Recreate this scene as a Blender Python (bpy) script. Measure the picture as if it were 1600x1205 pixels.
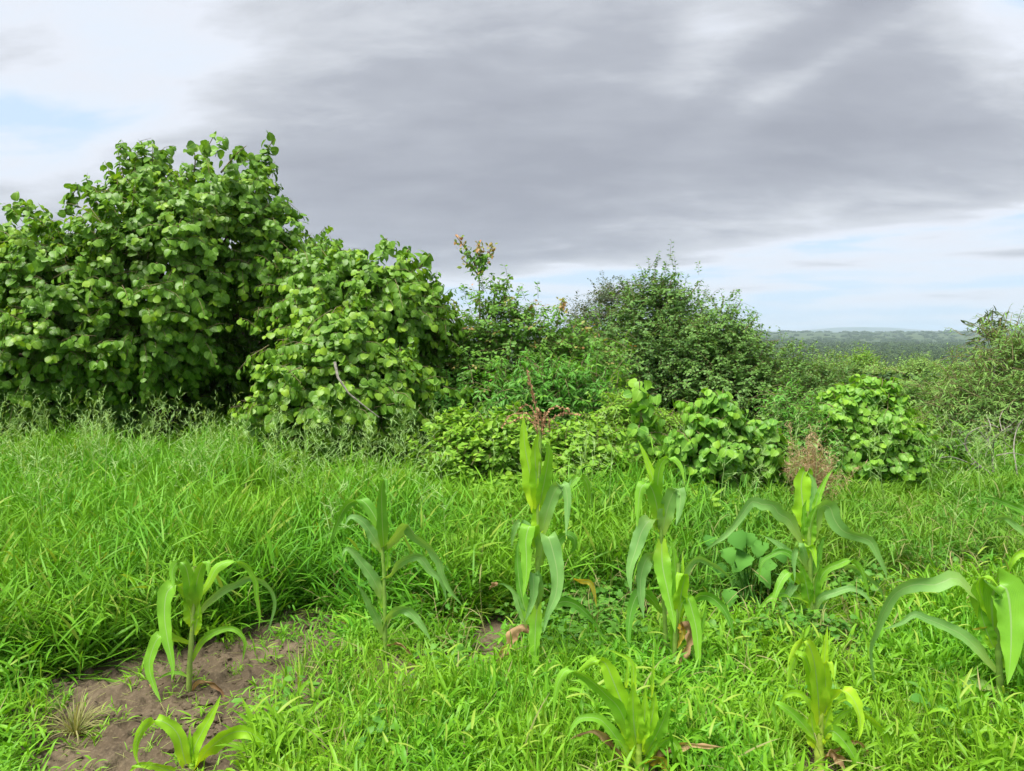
import bpy, math, random
import numpy as np
from mathutils import Vector
for o in list(bpy.data.objects): bpy.data.objects.remove(o)
SC = bpy.context.scene; COL = SC.collection
random.seed(7); RNG = np.random.default_rng(7)

# ------------------------------------------------------------ camera
CAMH, FPX, HORIZ = 1.6, 1200.0, 525.0
TH = math.atan((602.5-HORIZ)/FPX)
cam_d = bpy.data.cameras.new('camera'); cam = bpy.data.objects.new('camera', cam_d); COL.objects.link(cam)
cam.location = (0, 0, CAMH); cam.rotation_euler = (math.pi/2-TH, 0, 0)
cam_d.sensor_width = 36; cam_d.lens = 36*FPX/1600; cam_d.clip_start = 0.05; cam_d.clip_end = 30000
SC.camera = cam

# ------------------------------------------------------------ exposure / render settings
SC.view_settings.view_transform = 'Standard'; SC.view_settings.look = 'None'
SC.view_settings.gamma = 1; SC.view_settings.use_curve_mapping = False
SC.view_settings.exposure = 2.35
SC.cycles.max_bounces = 7; SC.cycles.diffuse_bounces = 3; SC.cycles.glossy_bounces = 2
SC.cycles.transmission_bounces = 4; SC.cycles.volume_bounces = 1; SC.cycles.transparent_max_bounces = 4
SC.cycles.use_denoising = True
SC.cycles.use_adaptive_sampling = True; SC.cycles.adaptive_threshold = 0.02
SC.cycles.sample_clamp_indirect = 4

def N(nt, t, **kw):
    n = nt.nodes.new(t)
    for k, v in kw.items(): setattr(n, k, v)
    return n
def math_n(nt, op, a, b=None, c=None, clamp=False):
    n = N(nt, 'ShaderNodeMath', operation=op); n.use_clamp = clamp
    for i, v in enumerate((a, b, c)):
        if v is None: continue
        if isinstance(v, (int, float)): n.inputs[i].default_value = v
        else: nt.links.new(v, n.inputs[i])
    return n.outputs[0]
def mix_c(nt, f, a, b, bt='MIX'):
    n = N(nt, 'ShaderNodeMix', data_type='RGBA', blend_type=bt)
    for s, v in ((n.inputs[0], f), (n.inputs[6], a), (n.inputs[7], b)):
        if isinstance(v, (int, float)): s.default_value = v
        elif isinstance(v, (tuple, list)): s.default_value = tuple(v) + ((1,) if len(v) == 3 else ())
        else: nt.links.new(v, s)
    return n.outputs[2]
def maprange(nt, v, a, b, c=0., d=1., smooth=True):
    n = N(nt, 'ShaderNodeMapRange', interpolation_type='SMOOTHSTEP' if smooth else 'LINEAR')
    nt.links.new(v, n.inputs[0])
    for i, x in enumerate((a, b, c, d)): n.inputs[i+1].default_value = x
    return n.outputs[0]

# ------------------------------------------------------------ sky: Nishita above a broken layer of grey cloud
SUN_EL, SUN_AZ = 66.0, 220.0        # degrees; azimuth clockwise from +Y (behind and to the left)
W = bpy.data.worlds.new('World'); SC.world = W; W.use_nodes = True
nt = W.node_tree; nt.nodes.clear()
out = N(nt, 'ShaderNodeOutputWorld'); bg = N(nt, 'ShaderNodeBackground'); bg.inputs[1].default_value = 0.1
sky = N(nt, 'ShaderNodeTexSky', sky_type='NISHITA'); sky.sun_disc = False
sky.sun_elevation = math.radians(SUN_EL); sky.sun_rotation = math.radians(SUN_AZ)
tc = N(nt, 'ShaderNodeTexCoord'); sep = N(nt, 'ShaderNodeSeparateXYZ'); nt.links.new(tc.outputs['Generated'], sep.inputs[0])
X, Y_, Z = sep.outputs
zc = math_n(nt, 'MAXIMUM', Z, 0.0)
den = math_n(nt, 'ADD', zc, 0.26)
cx = math_n(nt, 'DIVIDE', X, den); cy = math_n(nt, 'DIVIDE', Y_, den)
comb = N(nt, 'ShaderNodeCombineXYZ'); nt.links.new(cx, comb.inputs[0]); nt.links.new(cy, comb.inputs[1])
def noise(vec, scale, detail=5, rough=0.5, dist=0., loc=(0, 0, 0), sc=(1, 1, 1), rz=0):
    m = N(nt, 'ShaderNodeMapping'); nt.links.new(vec, m.inputs[0]); m.inputs[1].default_value = loc
    m.inputs[2].default_value = (0, 0, rz); m.inputs[3].default_value = sc
    n = N(nt, 'ShaderNodeTexNoise'); nt.links.new(m.outputs[0], n.inputs['Vector'])
    n.inputs['Scale'].default_value = scale; n.inputs['Detail'].default_value = detail
    n.inputs['Roughness'].default_value = rough; n.inputs['Distortion'].default_value = dist
    return n.outputs[0]
n1 = noise(comb.outputs[0], 1.15, 8, 0.56, 0.25, (3.1, 1.7, 0), (0.85, 1.3, 1), 0.35)
n2 = noise(comb.outputs[0], 4.2, 9, 0.62, 0.25, (7.3, 0.4, 0), (0.7, 1.5, 1), 0.3)
az = math_n(nt, 'ARCTAN2', X, Y_)                      # 0 straight ahead, positive to the right
el = math_n(nt, 'ARCSINE', Z)
comb2 = N(nt, 'ShaderNodeCombineXYZ'); nt.links.new(az, comb2.inputs[0]); nt.links.new(math_n(nt, 'MULTIPLY', el, 9.), comb2.inputs[1])
n3 = noise(comb2.outputs[0], 3.2, 5, .55, .2, (1.4, 2.2, 0))
def blob(pxu, pyv, su, sv, rot=0.):
    """soft hole or bank in the cloud layer, at a compass bearing and a height above the horizon (photo pixels / focal length)"""
    a0, e0 = math.atan((pxu-800)/FPX), math.atan((HORIZ-pyv)/FPX)
    da = math_n(nt, 'SUBTRACT', az, a0); de = math_n(nt, 'SUBTRACT', el, e0)
    c, s = math.cos(rot), math.sin(rot)
    p = math_n(nt, 'ADD', math_n(nt, 'MULTIPLY', da, c), math_n(nt, 'MULTIPLY', de, s))
    q = math_n(nt, 'ADD', math_n(nt, 'MULTIPLY', da, -s), math_n(nt, 'MULTIPLY', de, c))
    p = math_n(nt, 'MULTIPLY', p, FPX/su); q = math_n(nt, 'MULTIPLY', q, FPX/sv)
    r = math_n(nt, 'ADD', math_n(nt, 'MULTIPLY', p, p), math_n(nt, 'MULTIPLY', q, q))
    return math_n(nt, 'POWER', 2.718, math_n(nt, 'MULTIPLY', r, -1.))
T = math_n(nt, 'ADD', math_n(nt, 'MULTIPLY', math_n(nt, 'SUBTRACT', n1, 0.5), 1.15), math_n(nt, 'MULTIPLY', math_n(nt, 'SUBTRACT', n2, 0.5), 0.70))
T = math_n(nt, 'ADD', T, 0.60)
for (a, b, su, sv, rot, amp) in [(170, 110, 210, 95, -0.15, -0.27), (30, 235, 150, 42, 0.1, -0.55), (330, 90, 70, 60, .3, -.12), (70, 300, 170, 55, 0, -.42), (40, 20, 140, 50, 0, .25), (1095, 95, 80, 50, 0.4, -0.30),
        (1250, 150, 160, 26, 0.45, -0.30), (1570, 80, 80, 90, 0.3, -0.70), (1560, 200, 150, 35, 0.15, -0.18),
        (800, 300, 420, 90, 0.12, 0.30), (700, 130, 260, 110, 0.2, 0.14), (1430, 240, 300, 60, 0.15, 0.22), (1330, 80, 120, 40, 0.5, 0.22), (300, 20, 300, 40, 0.1, 0.15)]:
    T = math_n(nt, 'ADD', T, math_n(nt, 'MULTIPLY', blob(a, b, su, sv, rot), amp))
# the cloud deck ends a few degrees above the horizon; its edge climbs towards the right
edge = math_n(nt, 'ADD', math_n(nt, 'MULTIPLY', az, 0.10), math_n(nt, 'MULTIPLY', math_n(nt, 'SUBTRACT', n2, 0.5), 0.05))
elr = math_n(nt, 'SUBTRACT', el, edge)
low = maprange(nt, elr, 0.062, 0.098)
T = math_n(nt, 'ADD', math_n(nt, 'MULTIPLY', T, low), math_n(nt, 'MULTIPLY', math_n(nt, 'SUBTRACT', 1., low), math_n(nt, 'ADD', 0.14, math_n(nt, 'MULTIPLY', math_n(nt, 'SUBTRACT', n3, 0.5), 2.2))))
fac = maprange(nt, T, 0.0, 1.0, smooth=False)
ramp = N(nt, 'ShaderNodeValToRGB'); nt.links.new(fac, ramp.inputs[0])
K = 2.12                                               # cloud radiance before the 0.1 strength
cols = [(0.00, (0.58, 0.73, 0.90)), (0.16, (0.76, 0.83, 0.93)), (0.30, (0.78, 0.82, 0.90)), (0.48, (0.615, 0.645, 0.70)), (0.70, (0.445, 0.47, 0.53)), (1.0, (0.36, 0.38, 0.44))]
while len(ramp.color_ramp.elements) < len(cols): ramp.color_ramp.elements.new(0.5)
for e, (p, c) in zip(ramp.color_ramp.elements, cols): e.position = p; e.color = (c[0], c[1], c[2], 1)
cl = N(nt, 'ShaderNodeVectorMath', operation='SCALE'); nt.links.new(ramp.outputs[0], cl.inputs[0]); cl.inputs[3].default_value = K
cover = maprange(nt, fac, -0.2, 0.25, 0.94, 1.0)
skycol = mix_c(nt, cover, sky.outputs[0], cl.outputs[0])
nt.links.new(skycol, bg.inputs[0]); nt.links.new(bg.outputs[0], out.inputs[0])

sl = bpy.data.lights.new('sun', 'SUN'); sl.energy = 1.5; sl.angle = math.radians(32); sl.color = (1, 0.95, 0.86)
so = bpy.data.objects.new('sun', sl); COL.objects.link(so)
a, e = math.radians(SUN_AZ), math.radians(SUN_EL)
to_sun = Vector((math.sin(a)*math.cos(e), math.cos(a)*math.cos(e), math.sin(e)))
so.rotation_euler = to_sun.to_track_quat('Z', 'Y').to_euler(); so.location = (0, 0, 30)

# ------------------------------------------------------------ helpers
FWD = np.array([0, math.cos(TH), -math.sin(TH)]); UPV = np.array([0, math.sin(TH), math.cos(TH)])
def ray(px, py): return np.array([(px-800)/FPX, 0, 0]) + UPV*(-(py-602.5)/FPX) + FWD
def P(px, py, Y):
    d = ray(px, py); return np.array([0, 0, CAMH]) + d*(Y/d[1])
def G(px, py):
    d = ray(px, py); return np.array([0, 0, CAMH]) + d*(CAMH/-d[2])
def proj(x, y, z=0.):
    rx, ry, rz = x, y, z-CAMH
    f = ry*FWD[1]+rz*FWD[2]; u = ry*UPV[1]+rz*UPV[2]
    return 800+FPX*rx/f, 602.5-FPX*u/f
def unit(v): return v/np.maximum(np.linalg.norm(v, axis=-1, keepdims=True), 1e-9)
def sstep(a, b, x):
    t = np.clip((x-a)/(b-a), 0, 1); return t*t*(3-2*t)

def terrain(x, y):
    x = np.asarray(x, float); y = np.asarray(y, float)
    z = -13.5*sstep(11, 330, y)
    z = z - 1.2*sstep(13, 40, y)
    z = z + 31.*sstep(1250, 2750, y) - 12*sstep(3200, 5000, y)
    w = sstep(200, 1500, y)
    z = z + w*(2.6*np.sin(x/310.+1.2)+1.7*np.sin(x/133.+y/400.)+1.5*np.sin(x/71.+2.))
    z = z + 92*np.exp(-((x-3650)/900.)**2-((y-8100)/600.)**2)
    return z

def link(o, parent=None):
    COL.objects.link(o)
    if parent is not None: o.parent = parent
    return o
def tag(o, label=None, cat=None, group=None, kind=None):
    if label: o['label'] = label
    if cat: o['category'] = cat
    if group: o['group'] = group
    if kind: o['kind'] = kind
    return o
def empty(name, loc, label, cat, group=None):
    o = bpy.data.objects.new(name, None); o.location = [float(v) for v in loc]; o.empty_display_size = .1
    link(o); return tag(o, label, cat, group)
def mesh_np(name, V, F, mat=None, tint=None, young=None, uv=None, smooth=True):
    """V (n,3); F (m,3) or (m,4); tint / young / uv per vertex"""
    V = np.ascontiguousarray(V, np.float32); F = np.ascontiguousarray(F, np.int32)
    me = bpy.data.meshes.new(name); k = F.shape[1]; m = len(F)
    me.vertices.add(len(V)); me.vertices.foreach_set('co', V.ravel())
    me.loops.add(m*k); me.loops.foreach_set('vertex_index', F.ravel())
    me.polygons.add(m); me.polygons.foreach_set('loop_start', np.arange(0, m*k, k, dtype=np.int32))
    try: me.polygons.foreach_set('loop_total', np.full(m, k, np.int32))
    except Exception: pass
    me.update(calc_edges=True)
    me.polygons.foreach_set('use_smooth', np.full(m, smooth, bool))
    for nm, arr in (('tint', tint), ('young', young)):
        if arr is not None:
            at = me.attributes.new(nm, 'FLOAT', 'POINT'); at.data.foreach_set('value', np.broadcast_to(np.asarray(arr, np.float32), (len(V),)).copy())
    if uv is not None:
        l = me.uv_layers.new(name='UVMap'); l.data.foreach_set('uv', np.ascontiguousarray(uv[F.ravel()], np.float32).ravel())
    if mat: me.materials.append(mat)
    me.validate()
    return me
def ob(name, me, parent=None, kind=None):
    o = bpy.data.objects.new(name, me); link(o, parent)
    if kind: o['kind'] = kind
    return o

# tubes (list of polylines with radii) -> one mesh
def tubes(name, lines, mat, sides=6, parent=None, kind=None, origin=(0, 0, 0)):
    Vs, Fs, off = [], [], 0; org = np.asarray(origin, float)
    for pts, rad in lines:
        pts = np.asarray(pts, float)-org; n = len(pts)
        rad = np.broadcast_to(np.asarray(rad, float), (n,))
        tg = np.gradient(pts, axis=0); tg = unit(tg)
        ref = np.array([0.3, 1, .2]); a = unit(np.cross(tg, ref)); b = np.cross(tg, a)
        ang = np.arange(sides)*2*math.pi/sides
        ring = pts[:, None]+rad[:, None, None]*(np.cos(ang)[None, :, None]*a[:, None]+np.sin(ang)[None, :, None]*b[:, None])
        Vs.append(ring.reshape(-1, 3))
        for i in range(n-1):
            for j in range(sides):
                Fs.append((off+i*sides+j, off+i*sides+(j+1) % sides, off+(i+1)*sides+(j+1) % sides, off+(i+1)*sides+j))
        off += n*sides
    me = mesh_np(name, np.concatenate(Vs), np.array(Fs), mat)
    return ob(name, me, parent, kind)
def spline(pts, n):
    p = np.asarray(pts, float)
    if len(p) == 2: return p[0]+(p[1]-p[0])*np.linspace(0, 1, n)[:, None]
    q = np.vstack([2*p[0]-p[1], p, 2*p[-1]-p[-2]])
    seg = np.linalg.norm(np.diff(p, axis=0), axis=1); cum = np.concatenate([[0], np.cumsum(seg)])
    o = []
    for s in np.linspace(0, cum[-1]*.99999, n):
        i = int(np.searchsorted(cum, s, 'right')-1); i = min(max(i, 0), len(p)-2); t = (s-cum[i])/max(seg[i], 1e-9)
        a, b, c, d = q[i], q[i+1], q[i+2], q[i+3]
        o.append(.5*((2*b)+(-a+c)*t+(2*a-5*b+4*c-d)*t*t+(-a+3*b-3*c+d)*t**3))
    return np.array(o)

# ------------------------------------------------------------ materials
def leaf_mat(name, c1, c2, cy=None, trans=0.35, rough=0.45, spec=0.35, patch=0.0, base_dark=None, vein=False):
    m = bpy.data.materials.new(name); m.use_nodes = True; nt = m.node_tree; nt.nodes.clear()
    out = N(nt, 'ShaderNodeOutputMaterial'); pr = N(nt, 'ShaderNodeBsdfPrincipled'); tr = N(nt, 'ShaderNodeBsdfTranslucent'); mx = N(nt, 'ShaderNodeMixShader')
    at = N(nt, 'ShaderNodeAttribute', attribute_name='tint'); oi = N(nt, 'ShaderNodeObjectInfo')
    f = math_n(nt, 'PINGPONG', math_n(nt, 'ADD', at.outputs['Fac'], math_n(nt, 'MULTIPLY', oi.outputs['Random'], 0.45)), 1.0)
    col = mix_c(nt, f, c1, c2)
    if patch:
        geo = N(nt, 'ShaderNodeNewGeometry'); no = N(nt, 'ShaderNodeTexNoise'); nt.links.new(geo.outputs['Position'], no.inputs['Vector'])
        no.inputs['Scale'].default_value = 1.1; no.inputs['Detail'].default_value = 3
        pf = maprange(nt, no.outputs[0], 0.38, 0.62, 0, patch)
        col = mix_c(nt, pf, col, (c2[0]*1.55, c2[1]*1.05, c2[2]*0.8))
    if cy:
        ya = N(nt, 'ShaderNodeAttribute', attribute_name='young'); col = mix_c(nt, ya.outputs['Fac'], col, cy)
    if vein:
        uvn = N(nt, 'ShaderNodeUVMap', uv_map='UVMap'); sp = N(nt, 'ShaderNodeSeparateXYZ'); nt.links.new(uvn.outputs[0], sp.inputs[0])
        au = math_n(nt, 'ABSOLUTE', sp.outputs[0])
        mr = maprange(nt, au, 0.02, 0.07, 0.55, 0.)
        sv = math_n(nt, 'SINE', math_n(nt, 'MULTIPLY', math_n(nt, 'SUBTRACT', sp.outputs[1], math_n(nt, 'MULTIPLY', au, 0.5)), 34.))
        sv = maprange(nt, sv, 0.86, 1., 0., 0.22)
        col = mix_c(nt, math_n(nt, 'MAXIMUM', mr, sv), col, (c2[0]*1.7, c2[1]*1.45, c2[2]*1.8))
    nt.links.new(col, pr.inputs['Base Color']); pr.inputs['Roughness'].default_value = rough
    pr.inputs['Specular IOR Level'].default_value = spec
    tcol = mix_c(nt, 1.0, col, (1.25, 1.15, 0.45), 'MULTIPLY')
    nt.links.new(tcol, tr.inputs[0]); mx.inputs[0].default_value = trans
    nt.links.new(pr.outputs[0], mx.inputs[1]); nt.links.new(tr.outputs[0], mx.inputs[2]); nt.links.new(mx.outputs[0], out.inputs[0])
    return m
def plain(name, c, c2=None, scale=12., rough=.85, bump=0.3, stretch=(1, 1, 1)):
    m = bpy.data.materials.new(name); m.use_nodes = True; nt = m.node_tree; pr = nt.nodes['Principled BSDF']
    tcn = N(nt, 'ShaderNodeTexCoord'); mp = N(nt, 'ShaderNodeMapping'); nt.links.new(tcn.outputs['Object'], mp.inputs[0]); mp.inputs[3].default_value = stretch
    no = N(nt, 'ShaderNodeTexNoise'); nt.links.new(mp.outputs[0], no.inputs['Vector']); no.inputs['Scale'].default_value = scale; no.inputs['Detail'].default_value = 6
    col = mix_c(nt, maprange(nt, no.outputs[0], .35, .65), c, c2 or tuple(v*.6 for v in c))
    nt.links.new(col, pr.inputs['Base Color']); pr.inputs['Roughness'].default_value = rough; pr.inputs['Specular IOR Level'].default_value = .2
    if bump:
        bn = N(nt, 'ShaderNodeBump'); bn.inputs['Strength'].default_value = bump; bn.inputs['Distance'].default_value = .01
        nt.links.new(no.outputs[0], bn.inputs['Height']); nt.links.new(bn.outputs[0], pr.inputs['Normal'])
    return m
M = {}
M['bark'] = plain('bark', (.16, .12, .085), (.07, .055, .04), 30, bump=.6, stretch=(1, 1, .3))
M['twig'] = plain('twig_bark', (.24, .21, .10), (.15, .13, .07), 30)
M['grey_bark'] = plain('grey_bark', (.34, .32, .28), (.22, .20, .17), 40, bump=.5)
M['round'] = leaf_mat('round_leaf', (.078, .195, .022), (.165, .35, .034), (.30, .49, .034), .32, .42, .35, vein=True)
M['centre'] = leaf_mat('small_tree_leaf', (.070, .175, .045), (.16, .32, .065), (.24, .40, .06), .28, .5, .3)
M['greytree'] = leaf_mat('grey_tree_leaf', (.065, .11, .055), (.12, .175, .085), (.17, .20, .09), .25, .55, .3)
M['redtip'] = leaf_mat('red_tipped_leaf', (.075, .21, .032), (.16, .35, .045), (.58, .27, .14), .3, .5, .3)
M['bright_shrub'] = leaf_mat('bright_shrub_leaf', (.060, .22, .035), (.13, .36, .042), (.22, .44, .04), .33, .45, .3)
M['herb'] = leaf_mat('herb_leaf', (.13, .32, .035), (.25, .47, .045), (.34, .56, .05), .35, .5, .3)
M['broad'] = leaf_mat('broad_leaf', (.105, .30, .040), (.20, .43, .048), (.28, .52, .042), .33, .45, .35, vein=True)
M['willow'] = leaf_mat('narrow_leaf', (.13, .29, .065), (.24, .42, .09), (.26, .38, .08), .3, .55, .3)
M['squash'] = leaf_mat('squash_leaf', (.07, .22, .035), (.11, .30, .045), None, .25, .75, .15)
M['weed'] = leaf_mat('weed_leaf', (.075, .24, .03), (.14, .34, .04), None, .3, .5, .3)
M['tall'] = leaf_mat('tall_grass_blade', (.060, .235, .018), (.15, .40, .026), (.33, .44, .07), .30, .5, .22, patch=.40)
M['field'] = leaf_mat('field_grass_blade', (.070, .24, .024), (.145, .36, .032), (.26, .36, .08), .30, .5, .22, patch=.45)
M['short'] = leaf_mat('short_grass_blade', (.075, .29, .018), (.19, .46, .026), (.32, .46, .06), .34, .46, .28, patch=.4)
M['plume'] = leaf_mat('grass_plume', (.24, .46, .12), (.36, .52, .20), None, .35, .6, .2)
M['straw'] = leaf_mat('straw_blade', (.40, .36, .17), (.24, .28, .09), None, .3, .6, .2)
M['brownseed'] = leaf_mat('brown_seed', (.38, .26, .15), (.50, .38, .24), None, .3, .7, .1)
M['far'] = leaf_mat('far_foliage', (.030, .075, .034), (.065, .13, .044), (.16, .23, .05), .15, .7, .1, patch=.5)
M['tassel'] = plain('tassel', (.50, .32, .17), (.33, .20, .11), 60)

def corn_mat(name, dry=False):
    m = bpy.data.materials.new(name); m.use_nodes = True; nt = m.node_tree; nt.nodes.clear()
    out = N(nt, 'ShaderNodeOutputMaterial'); pr = N(nt, 'ShaderNodeBsdfPrincipled'); tr = N(nt, 'ShaderNodeBsdfTranslucent'); mx = N(nt, 'ShaderNodeMixShader')
    oi = N(nt, 'ShaderNodeObjectInfo'); uvn = N(nt, 'ShaderNodeUVMap', uv_map='UVMap'); sp = N(nt, 'ShaderNodeSeparateXYZ'); nt.links.new(uvn.outputs[0], sp.inputs[0])
    u, v = sp.outputs[0], sp.outputs[1]; au = math_n(nt, 'ABSOLUTE', u)
    tcn = N(nt, 'ShaderNodeTexCoord'); no = N(nt, 'ShaderNodeTexNoise'); nt.links.new(tcn.outputs['Object'], no.inputs['Vector']); no.inputs['Scale'].default_value = 9; no.inputs['Detail'].default_value = 5
    base = oi.outputs['Color']
    c = mix_c(nt, maprange(nt, no.outputs[0], .3, .7, 0, .5), base, mix_c(nt, 1., base, (.62, .74, .8), 'MULTIPLY'))
    if dry: c = mix_c(nt, maprange(nt, no.outputs[0], .45, .65, 0, .8), c, (.22, .12, .06))
    else: c = mix_c(nt, maprange(nt, v, 0., .35, .5, 0.), c, mix_c(nt, 1., base, (2.1, 1.35, .8), 'MULTIPLY'))
    lines = math_n(nt, 'SINE', math_n(nt, 'MULTIPLY', u, 75.)); lf = maprange(nt, lines, -1, 1, 0, .22)
    c = mix_c(nt, lf, c, mix_c(nt, 1., c, (.55, .68, .55), 'MULTIPLY'))
    mr = maprange(nt, au, .03, .08, .8, 0.); mr = math_n(nt, 'MULTIPLY', mr, maprange(nt, v, .75, 1., 1., .2))
    c = mix_c(nt, mr, c, (.34, .52, .20) if not dry else (.45, .30, .18))
    nt.links.new(c, pr.inputs['Base Color']); pr.inputs['Roughness'].default_value = .42 if not dry else .7; pr.inputs['Specular IOR Level'].default_value = .4 if not dry else .15
    h = math_n(nt, 'ADD', math_n(nt, 'MULTIPLY', lines, .3), mr); bn = N(nt, 'ShaderNodeBump'); bn.inputs['Strength'].default_value = .35; bn.inputs['Distance'].default_value = .002
    nt.links.new(h, bn.inputs['Height']); nt.links.new(bn.outputs[0], pr.inputs['Normal'])
    nt.links.new(mix_c(nt, 1., c, (1.3, 1.15, .4), 'MULTIPLY'), tr.inputs[0]); mx.inputs[0].default_value = .34
    nt.links.new(pr.outputs[0], mx.inputs[1]); nt.links.new(tr.outputs[0], mx.inputs[2]); nt.links.new(mx.outputs[0], out.inputs[0])
    return m
M['corn'] = corn_mat('corn_leaf'); M['corn_dry'] = corn_mat('dry_corn_leaf', True)
def stalk_mat():
    m = plain('corn_stalk', (.6, .6, .6), (.42, .42, .42), 25, .5, .15); nt = m.node_tree; pr = nt.nodes['Principled BSDF']
    oi = N(nt, 'ShaderNodeObjectInfo'); l = pr.inputs['Base Color'].links[0].from_socket
    c = mix_c(nt, 1., oi.outputs['Color'], mix_c(nt, 1., l, (2., 2., 2.), 'MULTIPLY'), 'MULTIPLY'); nt.links.new(c, pr.inputs['Base Color'])
    return m
M['stalk'] = stalk_mat()

# ------------------------------------------------------------ ground: one sheet out to the horizon
def ground_mat():
    m = bpy.data.materials.new('ground_soil'); m.use_nodes = True; nt = m.node_tree; pr = nt.nodes['Principled BSDF']
    geo = N(nt, 'ShaderNodeNewGeometry')
    def nz(sc, det=8, ro=.6):
        n = N(nt, 'ShaderNodeTexNoise'); nt.links.new(geo.outputs['Position'], n.inputs['Vector']); n.inputs['Scale'].default_value = sc
        n.inputs['Detail'].default_value = det; n.inputs['Roughness'].default_value = ro; return n.outputs[0]
    a, b, c_, f = nz(2.2), nz(11), nz(70), nz(.02, 10, .65)
    soil = mix_c(nt, maprange(nt, a, .38, .62), (.150, .118, .078), (.095, .072, .047))
    soil = mix_c(nt, maprange(nt, b, .5, .68, 0, .75), soil, (.045, .033, .024))
    soil = mix_c(nt, maprange(nt, c_, .48, .7, 0, .5), soil, (.21, .168, .11))
    green = mix_c(nt, maprange(nt, f, .4, .6), (.035, .065, .024), (.075, .11, .035))
    sp = N(nt, 'ShaderNodeSeparateXYZ'); nt.links.new(geo.outputs['Position'], sp.inputs[0])
    ln = N(nt, 'ShaderNodeVectorMath', operation='LENGTH'); nt.links.new(geo.outputs['Position'], ln.inputs[0])
    nt.links.new(mix_c(nt, maprange(nt, ln.outputs[1], 14, 30), soil, green), pr.inputs['Base Color'])
    pr.inputs['Roughness'].default_value = .92; pr.inputs['Specular IOR Level'].default_value = .15
    bn = N(nt, 'ShaderNodeBump'); bn.inputs['Strength'].default_value = .8; bn.inputs['Distance'].default_value = .02
    nt.links.new(math_n(nt, 'ADD', math_n(nt, 'ADD', b, math_n(nt, 'MULTIPLY', c_, .5)), a), bn.inputs['Height']); nt.links.new(bn.outputs[0], pr.inputs['Normal'])
    return m
M['ground'] = ground_mat()
rr = np.concatenate([[0], np.geomspace(.6, 9300, 230)]); na = 220
th = np.arange(na)*2*math.pi/na
GX = rr[:, None]*np.sin(th)[None]; GY = rr[:, None]*np.cos(th)[None]
GV = np.stack([GX, GY, terrain(GX, GY)], -1).reshape(-1, 3)
i, j = np.meshgrid(np.arange(len(rr)-1), np.arange(na), indexing='ij'); j2 = (j+1) % na
GF = np.stack([i*na+j, (i+1)*na+j, (i+1)*na+j2, i*na+j2], -1).reshape(-1, 4)
g = ob('ground', mesh_np('ground', GV, GF[:, ::-1], M['ground']), kind='structure'); g['label'] = 'brown field soil running out to the green valley and far ridge'

# bare soil patch with lumps, a real relief sheet
soil_poly = [(10, 1420), (32, 1205), (50, 1140), (38, 1100), (85, 1072), (180, 1042), (250, 1030), (330, 1012), (420, 985), (480, 962), (545, 985), (530, 1050), (470, 1090), (450, 1120), (412, 1160), (400, 1205), (415, 1420)]
def in_poly(px, py, poly):
    px = np.asarray(px); py = np.asarray(py); ins = np.zeros(px.shape, bool); n = len(poly)
    for k in range(n):
        x1, y1 = poly[k]; x2, y2 = poly[(k+1) % n]
        c = ((y1 > py) != (y2 > py)) & (px < (x2-x1)*(py-y1)/(y2-y1+1e-12)+x1); ins ^= c
    return ins
def vnoise(x, y, seed=0):
    def h(i, j): 
        s = np.sin(i*127.1+j*311.7+seed*17.3)*43758.5453; return s-np.floor(s)
    xi, yi = np.floor(x), np.floor(y); xf, yf = x-xi, y-yi; u = xf*xf*(3-2*xf); v = yf*yf*(3-2*yf)
    return (h(xi, yi)*(1-u)+h(xi+1, yi)*u)*(1-v)+(h(xi, yi+1)*(1-u)+h(xi+1, yi+1)*u)*v
sx, sy = np.linspace(-2.6, -.3, 260), np.linspace(1.7, 4.4, 300)
SX, SY = np.meshgrid(sx, sy, indexing='ij')
hgt = .04*vnoise(SX*4, SY*4, 1)+.03*vnoise(SX*11, SY*11, 2)+.03*np.maximum(vnoise(SX*27, SY*27, 3)-.45, 0)*2+.008*vnoise(SX*60, SY*60, 4)
rim = np.minimum(np.minimum(SX+2.6, -.3-SX), np.minimum(SY-1.7, 4.4-SY)); hgt = hgt*sstep(0, .15, rim)+.004-.02*(1-sstep(0, .05, rim))
n0, n1_ = SX.shape; i, j = np.meshgrid(np.arange(n0-1), np.arange(n1_-1), indexing='ij')
F = np.stack([i*n1_+j, (i+1)*n1_+j, (i+1)*n1_+j+1, i*n1_+j+1], -1).reshape(-1, 4)
sp_ = ob('bare_soil', mesh_np('bare_soil', np.stack([SX, SY, hgt], -1).reshape(-1, 3), F, M['ground']), kind='structure'); sp_['label'] = 'bare brown soil patch around the small corn plant'
def soil_h(x, y):
    ix = np.clip(((x+2.6)/2.3*259).astype(int), 0, 259); iy = np.clip(((y-1.7)/2.7*299).astype(int), 0, 299)
    inside = (x > -2.6) & (x < -.3) & (y > 1.7) & (y < 4.4)
    return np.where(inside, hgt[ix, iy], 0.)

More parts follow.
